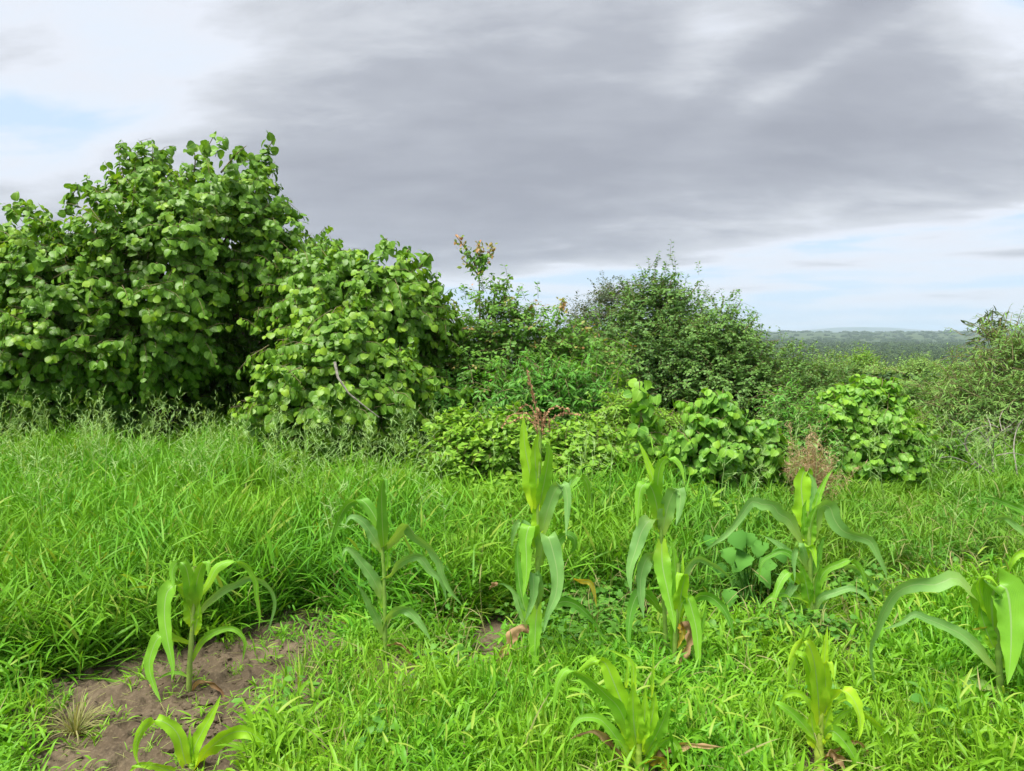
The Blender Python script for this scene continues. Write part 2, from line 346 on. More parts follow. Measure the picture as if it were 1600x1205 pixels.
# ------------------------------------------------------------ leaf prototypes  (x across, y along, z normal)
def proto(ts, ws, fold=.12, curl=.18, wavy=0., seed=0):
    V, UV, F = [], [], []
    r = random.Random(seed)
    for k, (t, w) in enumerate(zip(ts, ws)):
        zc_ = -curl*t*t
        V += [(-w, t, zc_+fold*w*2+r.uniform(-wavy, wavy)), (0, t, zc_), (w, t, zc_+fold*w*2+r.uniform(-wavy, wavy))]
        UV += [(-w, t), (0, t), (w, t)]
    for k in range(len(ts)-1):
        a = 3*k
        for s in (0, 1):
            F += [(a+s, a+s+1, a+s+4), (a+s, a+s+4, a+s+3)]
    V = np.array(V, float); F = np.array(F)
    keep = [f for f in F if np.linalg.norm(np.cross(V[f[1]]-V[f[0]], V[f[2]]-V[f[0]])) > 1e-7]
    return V, np.array(keep), np.array(UV, float)
L_ROUND = [proto([-.06, .10, .42, .78, 1.], [.20, .47, .56, .38, .0], .12, .22, .02, 1), proto([-.04, .10, .40, .78, 1.02], [.24, .48, .55, .34, 0], -.10, .10, .03, 2), proto([-.06, .10, .42, .76, .98], [.22, .46, .57, .40, .0], .2, .42, .02, 3)]
L_OVAL = [proto([0, .3, .68, 1.], [.05, .28, .25, 0], .14, .2, .01, 4), proto([0, .35, .7, 1.], [.05, .30, .22, 0], -.1, .3, .01, 5)]
L_LANCE = [proto([0, .35, .72, 1.], [.03, .15, .11, 0], .2, .3, 0, 6)]
L_NARROW = [proto([0, .4, 1.], [.02, .085, 0], .2, .25, 0, 7)]
def diamond(w, fold):
    V = np.array([(0, 0, 0), (-w, .45, fold), (w, .45, fold), (0, 1, -.1)], float)
    return V, np.array([(0, 3, 1), (0, 2, 3)]), V[:, :2].copy()
L_SMALL = [diamond(.30, .1), diamond(.36, -.08)]

def frames(d, n, roll=None):
    y = unit(d); x = unit(np.cross(y, n)); z = np.cross(x, y); return np.stack([x, y, z], -1)      # columns
def bake(protos, pos, R, scl, tint, young=None, pick=None):
    pick = RNG.integers(0, len(protos), len(pos)) if pick is None else pick
    Vs, Fs, Ts, Ys, Us, off = [], [], [], [], [], 0
    for k, (V, F, UV) in enumerate(protos):
        s = np.where(pick == k)[0]
        if not len(s): continue
        W_ = np.einsum('nij,vj->nvi', R[s], V)*scl[s][:, None, None]+pos[s][:, None]
        Vs.append(W_.reshape(-1, 3)); Fs.append((F[None]+(np.arange(len(s))*len(V))[:, None, None]+off).reshape(-1, 3))
        Ts.append(np.repeat(tint[s], len(V))); Us.append(np.tile(UV, (len(s), 1)))
        Ys.append(np.repeat(young[s] if young is not None else np.zeros(len(s)), len(V))); off += len(s)*len(V)
    return np.concatenate(Vs), np.concatenate(Fs), np.concatenate(Ts), np.concatenate(Ys), np.concatenate(Us)

def crown_leaves(lobes, n_twigs, per, leaf, twig_len, droop=.6, up=.3, young_p=.3, face=.6, inner=.35, flat=1., seed=0, clump=1.):
    """leafy twigs over the surfaces (and through the insides) of overlapping lobes. lobes: (centre, radii)"""
    rg = np.random.default_rng(seed)
    C = np.array([l[0] for l in lobes]); Rd = np.array([np.broadcast_to(l[1], (3,)) for l in lobes])
    area = (Rd[:, 0]*Rd[:, 2]+Rd[:, 0]*Rd[:, 1]+Rd[:, 1]*Rd[:, 2])/3; k = rg.choice(len(lobes), n_twigs*2, p=area/area.sum())
    u = unit(rg.normal(size=(n_twigs*2, 3))); shell = np.where(rg.random(n_twigs*2) < inner, rg.uniform(.45, .85, n_twigs*2), rg.uniform(.84, 1.08, n_twigs*2))
    nc = max(6, n_twigs//9); kc = rg.choice(len(lobes), nc, p=area/area.sum()); uc = unit(rg.normal(size=(nc, 3))); push = rg.normal(size=nc)*.9
    ci = rg.integers(0, nc, n_twigs*2); outer = rg.random(n_twigs*2) > inner
    u = np.where(outer[:, None], uc[ci], u); k = np.where(outer, kc[ci], k); sh = np.where(outer, .97+rg.normal(size=n_twigs*2)*.03, shell)
    p = C[k]+u*Rd[k]*sh[:, None]+np.where(outer[:, None], u*(push[ci]*twig_len*.42)[:, None]+rg.normal(size=(n_twigs*2, 3))*twig_len*.52*clump, 0)
    u = unit((p-C[k])/Rd[k])
    q = ((p[:, None]-C[None])/Rd[None]); dd = np.linalg.norm(q, axis=2); dd[np.arange(len(p)), k] = 9
    keep = (dd.min(1) > .72) & (p[:, 2] > .05); p, u, k = p[keep][:n_twigs], u[keep][:n_twigs], k[keep][:n_twigs]
    n = len(p)
    outw = unit(u/Rd[k]*Rd[k].mean(1, keepdims=True))
    D = unit(outw*.8+np.array([0, 0, up])+rg.normal(size=(n, 3))*.35)
    tl = twig_len*rg.uniform(.6, 1.3, n)
    ii = (np.arange(per)+.6)/per
    pos = p[:, None]+D[:, None]*(tl[:, None]*(ii-.45)[None])[..., None]
    pos[..., 2] -= (.25*tl[:, None]*ii[None]**2)
    side = unit(np.cross(D, np.array([0, 0, 1.])+rg.normal(size=(n, 3))*.2))
    sgn = np.where(np.arange(per) % 2 == 0, 1., -1.)
    d = D[:, None]*.45+side[:, None]*sgn[None, :, None]*rg.uniform(.4, 1., (n, per))[..., None]+rg.normal(size=(n, per, 3))*.28
    d = unit(d); d[..., 2] -= droop; d = unit(d)
    nr = outw[:, None]*face+np.array([0, 0, .75])*flat+rg.normal(size=(n, per, 3))*.33
    pos = pos.reshape(-1, 3)+d.reshape(-1, 3)*leaf*.15; d = d.reshape(-1, 3); nr = unit(nr.reshape(-1, 3))
    yf = np.tile(np.clip((ii-.55)*2.2, 0, 1), n)*np.repeat((rg.random(n) < young_p)*rg.uniform(.4, 1., n), per)
    sc = leaf*rg.uniform(.55, 1.2, n*per)*(1-.35*np.tile(ii, n)**2)
    tint = np.clip(np.repeat(rg.random(n), per)*.6+rg.random(n*per)*.4, 0, .999)
    return dict(pos=pos, R=frames(d, nr), s=sc, tint=tint, young=yf, nr=nr, tw=(p, D, tl), lobe=np.repeat(k, per))

def twig_tubes(parent, tw, r, mat, origin, every=1):
    p, D, tl = tw; p, D, tl = p[::every], D[::every], tl[::every]; n = len(p)
    a = p-D*(tl*.6)[:, None]; b = p+D*(tl*.1)[:, None]; c = p+D*(tl*.55)[:, None]; c[:, 2] -= tl*.22
    x = unit(np.cross(D, np.array([.1, .3, 1.]))); y = np.cross(D, x)
    V = []
    for q, rr_ in ((a, r), (b, r*.75), (c, r*.35)):
        for t in (0, 2.094, 4.189): V.append(q+rr_*(math.cos(t)*x+math.sin(t)*y))
    V = np.stack(V, 1)-np.asarray(origin); F = []
    for l in (0, 3):
        for s in range(3): F.append((l+s, l+(s+1) % 3, l+3+(s+1) % 3, l+3+s))
    F = np.array(F); F = (F[None]+(np.arange(n)*9)[:, None, None]).reshape(-1, 4)
    return ob('twigs', mesh_np('twigs', V.reshape(-1, 3), F, mat), parent, 'stuff')

LEAFMESH = {}
def leaf_objects(parent, protos, mat, key, L, idx, origin):
    """the leaves that show largest: single objects sharing mesh data"""
    for i in idx:
        b = (int(L['tint'][i]*4), int(round(L['young'][i]*2)), int(RNG.integers(0, len(protos))))
        mk = (key,)+b
        if mk not in LEAFMESH:
            V, F, UV = protos[b[2]]
            LEAFMESH[mk] = mesh_np('leaf', V, F, mat, tint=np.full(len(V), (b[0]+.5)/4*.8), young=np.full(len(V), b[1]/2), uv=UV)
        o = bpy.data.objects.new('leaf', LEAFMESH[mk]); COL.objects.link(o); o.parent = parent
        Mx = np.eye(4); Mx[:3, :3] = L['R'][i]*L['s'][i]; Mx[:3, 3] = L['pos'][i]-origin
        from mathutils import Matrix
        o.matrix_basis = Matrix(Mx.tolist())

def trunk_and_limbs(parent, base, lobes, r0, mat, origin, every=1, zsplit=.35):
    base = np.array(base, float); cs = [np.array(l[0], float) for l in lobes]
    mid = np.mean(cs, 0); fork = base+(mid-base)*zsplit+np.array([0, 0, .05])
    tubes('trunk', [(spline([base-np.array([0, 0, .05]), base+(fork-base)*.5+np.array([.04, .02, 0]), fork], 7), np.linspace(r0*1.15, r0*.75, 7))], mat, 8, parent, origin=origin)
    for c in cs[::every]:
        m = fork+(c-fork)*.5+RNG.normal(size=3)*.06+np.array([0, 0, .08*np.linalg.norm(c-fork)])
        tubes('limb', [(spline([fork-(fork-base)*.08, m, c], 8), np.linspace(r0*.55, r0*.15, 8))], mat, 6, parent, origin=origin)

def shrub(name, label, cat, lobes_px, Y, mat, protos, leaf, twigs, per=9, twig_len=.28, base=None, r0=.04, n_obj=0, group=None, bark='bark', depth=1., leafname='foliage', shoots=(), **kw):
    """lobes_px: (px, py, radius px, depth offset m[, vertical squash])"""
    lobes = []
    for l in lobes_px:
        yy = Y+l[3]; c = P(l[0], l[1], yy); r = l[2]/FPX*yy*(.90 if kw.get('clump', 1.) > .9 else 1.02); sq = l[4] if len(l) > 4 else 1.
        lobes.append((c, np.array([r, r*depth, r*sq])))
    if base is None:
        bx = float(np.mean([l[0][0] for l in lobes])); by = float(np.mean([l[0][1] for l in lobes])); base = (bx, by, float(terrain(bx, by)))
    org = np.array(base, float); root = empty(name, org, label, cat, group)
    L = crown_leaves(lobes, twigs, per, leaf, twig_len, **kw)
    # explicit leafy shoots: polyline px points, leaves all along
    sl_ = []
    for (pts, dy, nleaf, yg) in shoots:
        q = spline([P(a, b, Y+dy) for a, b in pts], 10); sl_.append((q, np.linspace(.012, .004, 10)))
        t = RNG.uniform(.25, 1, nleaf); ps = q[(t*9).astype(int)]+RNG.normal(size=(nleaf, 3))*leaf*.45
        d = unit(RNG.normal(size=(nleaf, 3))+np.array([0, 0, -kw.get('droop', .6)*.6])); nr = unit(RNG.normal(size=(nleaf, 3))*.5+np.array([0, -.5, .8]))
        add = dict(pos=ps, R=frames(d, nr), s=leaf*RNG.uniform(.7, 1.1, nleaf), tint=RNG.random(nleaf)*.99, young=(t > .6)*yg*RNG.random(nleaf), nr=nr)
        for k2 in ('pos', 'R', 's', 'tint', 'young', 'nr'): L[k2] = np.concatenate([L[k2], add[k2]])
    trunk_and_limbs(root, base, lobes, r0, M[bark], org)
    if sl_: 
        for q, r in sl_: tubes('shoot', [(q, r)], M['twig'], 5, root, origin=org)
    twig_tubes(root, L['tw'], max(.0022, leaf*.045), M['twig'], org)
    n = len(L['pos']); chosen = np.zeros(0, int)
    if n_obj:
        camp = np.array([0, 0, CAMH]); v = L['pos']-camp; dist = np.linalg.norm(v, axis=1)
        px, py = proj(L['pos'][:, 0], L['pos'][:, 1], L['pos'][:, 2])
        vis = (px > -10) & (px < 1610)
        # nearest leaf in each small cell of bearing/elevation is the one that shows
        cell = (px//9).astype(int)*4000+(py//9).astype(int); order = np.argsort(dist); seen = set(); cand = []
        for i_ in order:
            if vis[i_] and cell[i_] not in seen: seen.add(int(cell[i_])); cand.append(i_)
        face = np.abs(np.sum(L['nr'][cand]*unit(v[cand]), 1)); area = L['s'][cand]**2/dist[cand]**2*(face+.3)
        chosen = np.array(cand)[np.argsort(-area)[:n_obj]]
        leaf_objects(root, protos, M[mat], mat+str(leaf), L, chosen, org)
    rest = np.setdiff1d(np.arange(n), chosen)
    V, F, T_, Yg, U = bake(protos, L['pos'][rest]-org, L['R'][rest], L['s'][rest], L['tint'][rest], L['young'][rest])
    ob(leafname, mesh_np(leafname, V, F, M[mat], T_, Yg, U), root, 'stuff')
    return root

# ============================================================ the round-leaved trees on the left
BIGKW = dict(droop=1.0, up=.15, face=1.0, flat=.8)
shrub('round_leaved_tree', 'tall dense round-leaved tree with leafy shoots sticking up, filling the left edge', 'tree',
      [(30, 478, 105, .2), (-90, 545, 125, .6), (15, 405, 48, .4), (-50, 420, 70, .5), (125, 450, 92, .1), (250, 420, 112, 0), (330, 358, 76, .25), (250, 332, 50, .4), (358, 322, 42, .5), (398, 385, 60, .3), (420, 530, 80, 1.5), (232, 300, 34, .4), (300, 296, 34, .4), (402, 300, 34, .5), (452, 470, 58, .7), (430, 440, 60, .4), (120, 510, 100, -.1), (250, 500, 95, 0),
       (10, 550, 105, 0), (-100, 600, 130, .5), (150, 630, 95, .6), (60, 660, 80, .5), (240, 620, 85, .6), (345, 560, 60, 1.4), (390, 640, 70, 1.6), (320, 690, 70, 1.5), (470, 500, 90, 1.9)],
      8.6, 'round', L_ROUND, .094, 6200, 10, .30, base=(-4.3, 9.3, 0), r0=.13, n_obj=290, young_p=.42, inner=.2, seed=11,
      shoots=[([(250, 290), (225, 262), (206, 240)], .3, 30, .3), ([(325, 280), (322, 240), (334, 212)], .4, 34, .3), ([(300, 290), (305, 250), (300, 228)], .4, 22, .3), ([(375, 280), (405, 250), (428, 218)], .4, 40, .2), ([(380, 290), (410, 268), (432, 262)], .4, 24, .2),
              ([(200, 320), (170, 300), (150, 290)], .3, 22, .2), ([(100, 340), (110, 310), (122, 292)], .1, 30, .2), ([(215, 300), (222, 270), (212, 258)], .3, 20, .2), ([(345, 270), (370, 240), (385, 228)], .4, 26, .2), ([(60, 350), (40, 325), (20, 320)], .1, 24, .2), ([(440, 350), (455, 335), (468, 345)], .2, 20, .2)], **BIGKW)
shrub('round_leaved_tree', 'domed round-leaved tree at the right end of the tall leafy mass', 'tree',
      [(520, 475, 62, .1), (585, 480, 76, 0), (630, 497, 58, .1), (555, 530, 70, .4), (632, 530, 56, .25), (480, 440, 50, .3), (590, 600, 55, 1.1), (650, 590, 30, .9), (540, 620, 60, 1.2)],
      8.3, 'round', L_ROUND, .088, 2600, 10, .27, base=(-1.6, 9.0, 0), r0=.10, n_obj=290, young_p=.35, inner=.2, seed=12,
      shoots=[([(545, 410), (532, 390), (523, 376)], 0, 12, .3), ([(600, 400), (598, 385), (605, 372)], 0, 22, .3), ([(655, 420), (668, 402), (672, 398)], 0, 18, .2), ([(630, 400), (640, 388)], 0, 14, .2)], **BIGKW)
shrub('round_leaved_shrub', 'lower round-leaved shrub bulging forward with a bare brown twig across it', 'shrub',
      [(470, 612, 42, 0), (530, 575, 50, 0), (590, 602, 44, -.05), (520, 632, 48, -.15), (576, 642, 26, 0), (455, 650, 28, .1), (488, 530, 34, .15), (622, 600, 24, .1), (550, 520, 22, .2)],
      7.3, 'round', L_ROUND, .088, 1500, 10, .25, base=(-1.75, 7.7, 0), r0=.06, n_obj=290, young_p=.6, inner=.18, seed=13,
      shoots=[([(540, 520), (555, 505), (572, 498)], 0, 18, .9)], **BIGKW)
r_ = bpy.data.objects['round_leaved_shrub']
tubes('bare_twig', [([P(523, 566, 6.55)-np.array(r_.location), P(528, 590, 6.5)-np.array(r_.location), P(545, 615, 6.5)-np.array(r_.location), P(566, 632, 6.5)-np.array(r_.location), P(592, 652, 6.55)-np.array(r_.location)], [.014, .012, .009, .007, .005])], M['grey_bark'], 6, r_)

# ============================================================ shrubs of the middle
shrub('grey_green_tree', 'greyish thin-leaved tree top behind, left of the tallest centre crown', 'tree',
      [(925, 490, 32, 0), (955, 470, 28, 0), (940, 530, 40, 0), (905, 520, 25, .2), (985, 460, 22, .2)], 13.5, 'greytree', L_SMALL, .055, 900, 12, .3, r0=.06, seed=21, young_p=.1, droop=.3)
shrub('small_leaved_tree', 'tallest small-leaved green tree in the centre, against the pale horizon sky', 'tree',
      [(1035, 475, 42, 0), (1000, 500, 48, .2), (1065, 505, 40, 0), (1050, 555, 60, -.2), (990, 570, 60, 0), (1020, 620, 55, 0), (1075, 610, 45, .2), (960, 540, 38, .3)], 12, 'centre', L_SMALL, .068, 2600, 13, .3, r0=.09, n_obj=0, seed=22, young_p=.2, droop=.4,
      shoots=[([(1020, 470), (1022, 452), (1018, 438)], 0, 26, .3), ([(1045, 450), (1052, 432), (1062, 428)], 0, 20, .3), ([(1070, 470), (1085, 452), (1092, 440)], 0, 20, .2)])
shrub('small_leaved_tree', 'dark small-leaved tree right of the tallest centre crown with thin twigs poking up', 'tree',
      [(1125, 510, 36, 0), (1165, 545, 42, 0), (1110, 560, 52, 0), (1155, 600, 55, -.2), (1110, 630, 55, 0), (1190, 600, 42, 0), (1180, 650, 50, 0)], 11.3, 'centre', L_SMALL, .063, 2200, 13, .28, r0=.08, seed=23, young_p=.12, droop=.4,
      shoots=[([(1125, 490), (1130, 470), (1127, 458)], 0, 14, .1), ([(1140, 495), (1155, 475), (1158, 468)], 0, 14, .1), ([(1160, 520), (1178, 500), (1184, 488)], 0, 16, .1), ([(1185, 560), (1205, 540), (1218, 530)], 0, 14, .1), ([(1100, 500), (1095, 480), (1090, 468)], 0, 12, .1)])
shrub('spreading_bush', 'low spreading small-leaved bush sloping down towards the valley view', 'bush',
      [(1225, 590, 38, .2), (1265, 600, 40, 0), (1235, 640, 48, -.2), (1290, 630, 38, 0), (1315, 600, 28, .3), (1195, 680, 42, -.2), (1275, 670, 40, 0), (1320, 650, 30, .2)], 11, 'centre', L_SMALL, .055, 1900, 13, .26, r0=.05, seed=24, young_p=.3, droop=.4)
SH_RED = [([(752, 500), (749, 440), (748, 410), (744, 372)], 0, 0, 0)]
shrub('red_tipped_shrub', 'loose shrub with pinkish red young leaves and one tall bare-stemmed sprig', 'shrub',
      [(745, 528, 42, .1), (790, 520, 46, 0), (845, 535, 42, .1), (905, 560, 44, .1), (800, 580, 60, 0), (870, 590, 55, 0), (725, 590, 45, -.1), (740, 640, 50, 0), (950, 590, 38, .2)], 8.8, 'redtip', L_OVAL, .062, 2100, 11, .26, r0=.045, seed=25, young_p=.17, droop=.3, face=.5,
      shoots=[([(750, 500), (749, 450), (748, 415)], 0, 12, 0), ([(748, 425), (735, 400), (712, 368)], 0, 60, 1.), ([(748, 430), (750, 395), (745, 378)], 0, 90, 1.), ([(748, 430), (762, 402), (770, 380)], 0, 70, 1.), ([(748, 430), (730, 412), (722, 405)], 0, 24, .8),
              ([(775, 510), (772, 465), (782, 435)], 0, 60, .1), ([(782, 500), (790, 455), (796, 432)], 0, 50, .1), ([(720, 520), (712, 490), (708, 468)], 0, 40, .3), ([(870, 510), (876, 480), (880, 465)], 0, 40, 1.), ([(905, 530), (915, 515), (912, 505)], 0, 30, 1.), ([(765, 500), (760, 480), (738, 470)], 0, 40, .2),
              ([(825, 500), (822, 492), (826, 482)], 0, 20, .9), ([(790, 490), (770, 482), (758, 470)], 0, 26, .5)])
shrub('bright_green_shrub', 'bright green shrub with dense pointed leaves behind the corn tassel', 'shrub',
      [(800, 620, 36, .1), (850, 615, 42, 0), (905, 620, 40, 0), (880, 660, 42, -.1), (940, 650, 30, .1), (830, 665, 40, 0)], 7.7, 'bright_shrub', L_LANCE, .085, 1300, 11, .22, r0=.03, seed=26, young_p=.25, droop=.5)
shrub('shaded_shrub', 'dark shaded shrub under the overhang between round-leaved shrub and red-tipped one', 'shrub',
      [(655, 640, 45, .1), (690, 690, 42, 0), (640, 710, 45, 0), (700, 620, 36, .2)], 8.2, 'bright_shrub', L_OVAL, .06, 900, 10, .22, r0=.03, seed=27, young_p=.1, droop=.5)
HB = 'leafy herb bushes in front of the thicket'
shrub('herb_bush', 'yellow-green leafy herb bush left of the tasselled corn top', 'bush',
      [(705, 700, 30, .1), (745, 690, 30, 0), (790, 700, 32, 0), (770, 675, 16, 0), (730, 740, 36, -.1), (790, 745, 34, 0), (690, 740, 28, 0), (810, 665, 18, .2), (720, 668, 20, .2)], 6.4, 'herb', L_OVAL, .075, 800, 9, .16, clump=.8, r0=.012, n_obj=120, seed=28, young_p=.5, droop=.25, group=HB, bark='twig',
      shoots=[([(770, 690), (769, 665), (768, 655)], -.1, 34, .8), ([(720, 690), (716, 672)], 0, 20, .8), ([(800, 700), (812, 682)], 0, 20, .8)])
shrub('herb_bush', 'light green herb bush right of the tasselled corn top', 'bush',
      [(880, 705, 26, .1), (915, 715, 26, 0), (900, 745, 32, -.1), (865, 745, 26, 0), (945, 740, 26, 0), (985, 730, 24, .1), (900, 682, 24, .2), (935, 690, 24, .2)], 6.5, 'herb', L_OVAL, .085, 560, 9, .17, clump=.8, r0=.012, n_obj=110, seed=29, young_p=.35, droop=.4, group=HB, bark='twig')
shrub('yellow_herb_bush', 'pale yellowish fine-leaved bush beside the big-leaved sapling', 'bush',
      [(975, 640, 26, 0), (955, 665, 28, 0), (1000, 665, 26, 0), (975, 690, 32, 0), (1040, 700, 26, .2)], 7.2, 'herb', L_LANCE, .06, 620, 10, .16, r0=.012, seed=30, young_p=.6, droop=.3, bark='twig')
shrub('big_leaved_sapling', 'slim sapling with a few large hanging leaves near its top', 'sapling',
      [(1005, 640, 20, 0, 1.8), (1012, 690, 22, 0, 1.4)], 6.7, 'broad', L_ROUND, .10, 34, 5, .2, r0=.014, n_obj=90, seed=31, young_p=.2, droop=1., bark='twig',
      shoots=[([(1003, 660), (1000, 620), (999, 594)], 0, 22, .8)])
shrub('weedy_bush', 'feathery pale green weed bush between big-leaved sapling and tall broad-leaved plant', 'bush',
      [(1040, 715, 34, 0), (1065, 680, 26, .2), (1030, 670, 20, .2), (1010, 740, 34, -.1)], 6.9, 'herb', L_LANCE, .065, 620, 9, .2, r0=.012, seed=51, young_p=.4, droop=.3, bark='twig')
shrub('weedy_bush', 'feathery weed bush filling the gap behind the brown seed heads', 'bush',
      [(1235, 655, 26, .2), (1250, 690, 34, 0), (1280, 705, 30, .1), (1220, 620, 14, .2)], 7.2, 'bright_shrub', L_LANCE, .065, 560, 9, .2, r0=.012, seed=52, young_p=.6, droop=.3, bark='twig')
BL = 'young broad-leaved plants beyond the grass'
shrub('broad_leaved_plant', 'tall young broad-leaved plant with a pointed leafy top', 'plant',
      [(1122, 655, 26, 0, 1.3), (1108, 695, 32, 0), (1140, 690, 26, 0), (1085, 725, 30, 0), (1130, 735, 36, -.1), (1100, 755, 30, 0), (1165, 745, 24, .1)], 6.1, 'broad', L_ROUND, .080, 420, 7, .17, clump=.5, r0=.018, n_obj=280, seed=32, young_p=.35, droop=1., group=BL, bark='twig', inner=.3,
      shoots=[([(1125, 650), (1128, 625), (1130, 608)], 0, 24, 1.)])
shrub('broad_leaved_plant', 'shorter rounded broad-leaved plant next to the brown seed heads', 'plant',
      [(1198, 672, 22, 0), (1200, 700, 30, 0), (1180, 725, 28, 0), (1215, 725, 22, 0), (1190, 750, 26, .1)], 6.3, 'broad', L_ROUND, .084, 220, 7, .17, clump=.5, r0=.016, n_obj=240, seed=33, young_p=.35, droop=1., group=BL, bark='twig', inner=.3)
shrub('yellow_green_shrub', 'vivid yellow-green round-leaved shrub in front of the valley view', 'shrub',
      [(1345, 625, 32, .1), (1380, 640, 28, 0), (1320, 650, 30, 0), (1350, 675, 40, 0), (1395, 690, 30, 0), (1295, 675, 22, 0), (1330, 715, 38, -.1), (1385, 725, 34, 0), (1415, 735, 20, 0)], 7.4, 'broad', L_ROUND, .076, 800, 8, .18, clump=.6, r0=.025, n_obj=280, seed=34, young_p=.7, droop=.9, inner=.3, bark='twig')
shrub('willowy_bush', 'tall hazy grey-green bush with narrow leaves at the right edge', 'bush',
      [(1562, 575, 40, .1), (1592, 548, 32, .2), (1625, 535, 36, .3), (1556, 552, 20, .2), (1520, 615, 40, 0), (1595, 605, 44, .2), (1490, 630, 34, .1), (1560, 640, 60, 0), (1625, 640, 60, 0), (1510, 680, 45, .2), (1585, 700, 50, .1), (1640, 580, 46, .2)], 9.6, 'willow', L_NARROW, .11, 1500, 11, .36, r0=.05, seed=35, young_p=.2, droop=.4, bark='grey_bark')
shrub('dark_leaved_sapling', 'thin sapling with upright dark leaves rising above the ridge line', 'sapling',
      [(1545, 520, 14, 0), (1570, 520, 12, 0)], 11, 'greytree', L_LANCE, .12, 24, 6, .2, r0=.02, seed=36, droop=-.4, young_p=0., bark='grey_bark',
      shoots=[([(1550, 540), (1540, 510), (1530, 498)], 0, 26, 0), ([(1550, 540), (1550, 505), (1552, 482)], 0, 32, 0), ([(1550, 540), (1562, 505), (1570, 488)], 0, 34, 0), ([(1555, 540), (1575, 512), (1585, 510)], 0, 10, 0)])
UG = 'undergrowth bushes between the shrubs'
for (lb, lob, Y, mt, pr_, lf, sd) in [
        ('low olive bush between yellow-green shrub and grey-leaved bush', [(1440, 620, 36, 0), (1450, 670, 36, 0), (1425, 655, 28, 0)], 12.5, 'willow', L_OVAL, .06, 41),
        ('dark low bush at the foot of the right-hand thicket beside dead branches', [(1455, 715, 28, 0), (1485, 725, 28, 0), (1430, 735, 20, 0)], 8.3, 'centre', L_OVAL, .07, 42),
        ('shaded low bush under the tallest centre tree', [(1020, 680, 42, 0), (1075, 690, 36, 0), (960, 690, 36, 0)], 8.8, 'centre', L_SMALL, .05, 43),
        ('dark bush behind the brown seed heads', [(1250, 690, 40, 0), (1300, 720, 34, 0), (1210, 710, 30, 0)], 8.6, 'centre', L_SMALL, .05, 44),
        ('green bush at the foot of the willowy bush', [(1530, 735, 34, 0), (1590, 735, 36, 0), (1640, 730, 40, 0)], 9.0, 'willow', L_LANCE, .08, 45)]:
    shrub('low_bush', lb, 'bush', lob, Y, mt, pr_, lf, 620, 10, .2, r0=.02, seed=sd, young_p=.3, droop=.4, group=UG, bark='twig')
# trees on the slope that falls away to the valley
MID = 'trees on the slope down to the valley'
mids = [(1290, 585, 26, 24, 'pale bushy slope tree just above the low spreading bush'), (1345, 562, 13, 33, 'small yellow-green slope tree standing alone left of centre of the view'), (1400, 590, 24, 26, 'olive slope tree in the middle of the valley view'),
        (1440, 575, 20, 36, 'slope tree left of the willowy bush top'), (1370, 610, 22, 20, 'near dull-green slope tree over the yellow-green shrub'), (1470, 590, 20, 30, 'slope tree half hidden by the willowy bush'), (1330, 598, 16, 28, 'small grey-green slope tree beside the spreading bush')]
for k, (a, b, r, Y, lb) in enumerate(mids):
    shrub('slope_tree', lb, 'tree', [(a, b, r, 0, .8), (a-r*.9, b+r*.4, r*.8, 0, .8), (a+r*.9, b+r*.35, r*.8, 0, .8), (a, b+r, r, 0)], Y, 'herb' if k == 1 else 'willow', L_SMALL, .10, 420, 10, .45, r0=.06, seed=60+k, young_p=.2, droop=.3, group=MID)

# brown seed heads
def seedheads():
    org = G(1270, 790); org = np.array([org[0], 5.9, 0.]); org[0] = P(1268, 720, 5.9)[0]
    root = empty('seed_head_clump', org, 'clump of dry brown feathery seed heads between two green shrubs', 'plant')
    st, pos, d = [], [], []
    for k in range(75):
        px, py = RNG.normal(1262, 24), RNG.normal(722, 20)-abs(RNG.normal())*12
        if k % 3 == 0: px, py = RNG.normal(1290, 22), RNG.normal(735, 14)
        tip = P(px, py, 5.9+RNG.uniform(-.15, .2)); b = org+np.array([RNG.normal()*.08, RNG.normal()*.08, 0])
        q = spline([b, b+(tip-b)*.6+np.array([0, 0, .1]), tip], 8); st.append((q, np.linspace(.003, .0012, 8)))
        for _ in range(60):
            t = RNG.uniform(.6, 1.); f_ = t*7-int(t*7); i9 = min(int(t*7), 6); pos.append(q[i9]*(1-f_)+q[i9+1]*f_+RNG.normal(size=3)*.014); d.append(RNG.normal(size=3)+np.array([0, 0, .3]))
    tubes('stems', st, M['straw'], 3, root, 'stuff', org)
    pos, d = np.array(pos), unit(np.array(d)); n = len(pos)
    V, F, T_, Yg, U = bake(L_NARROW, pos-org, frames(d, unit(RNG.normal(size=(n, 3)))), RNG.uniform(.02, .045, n), RNG.random(n)*.9)
    ob('seed_heads', mesh_np('seed_heads', V, F, M['brownseed'], T_), root, 'stuff')
seedheads()

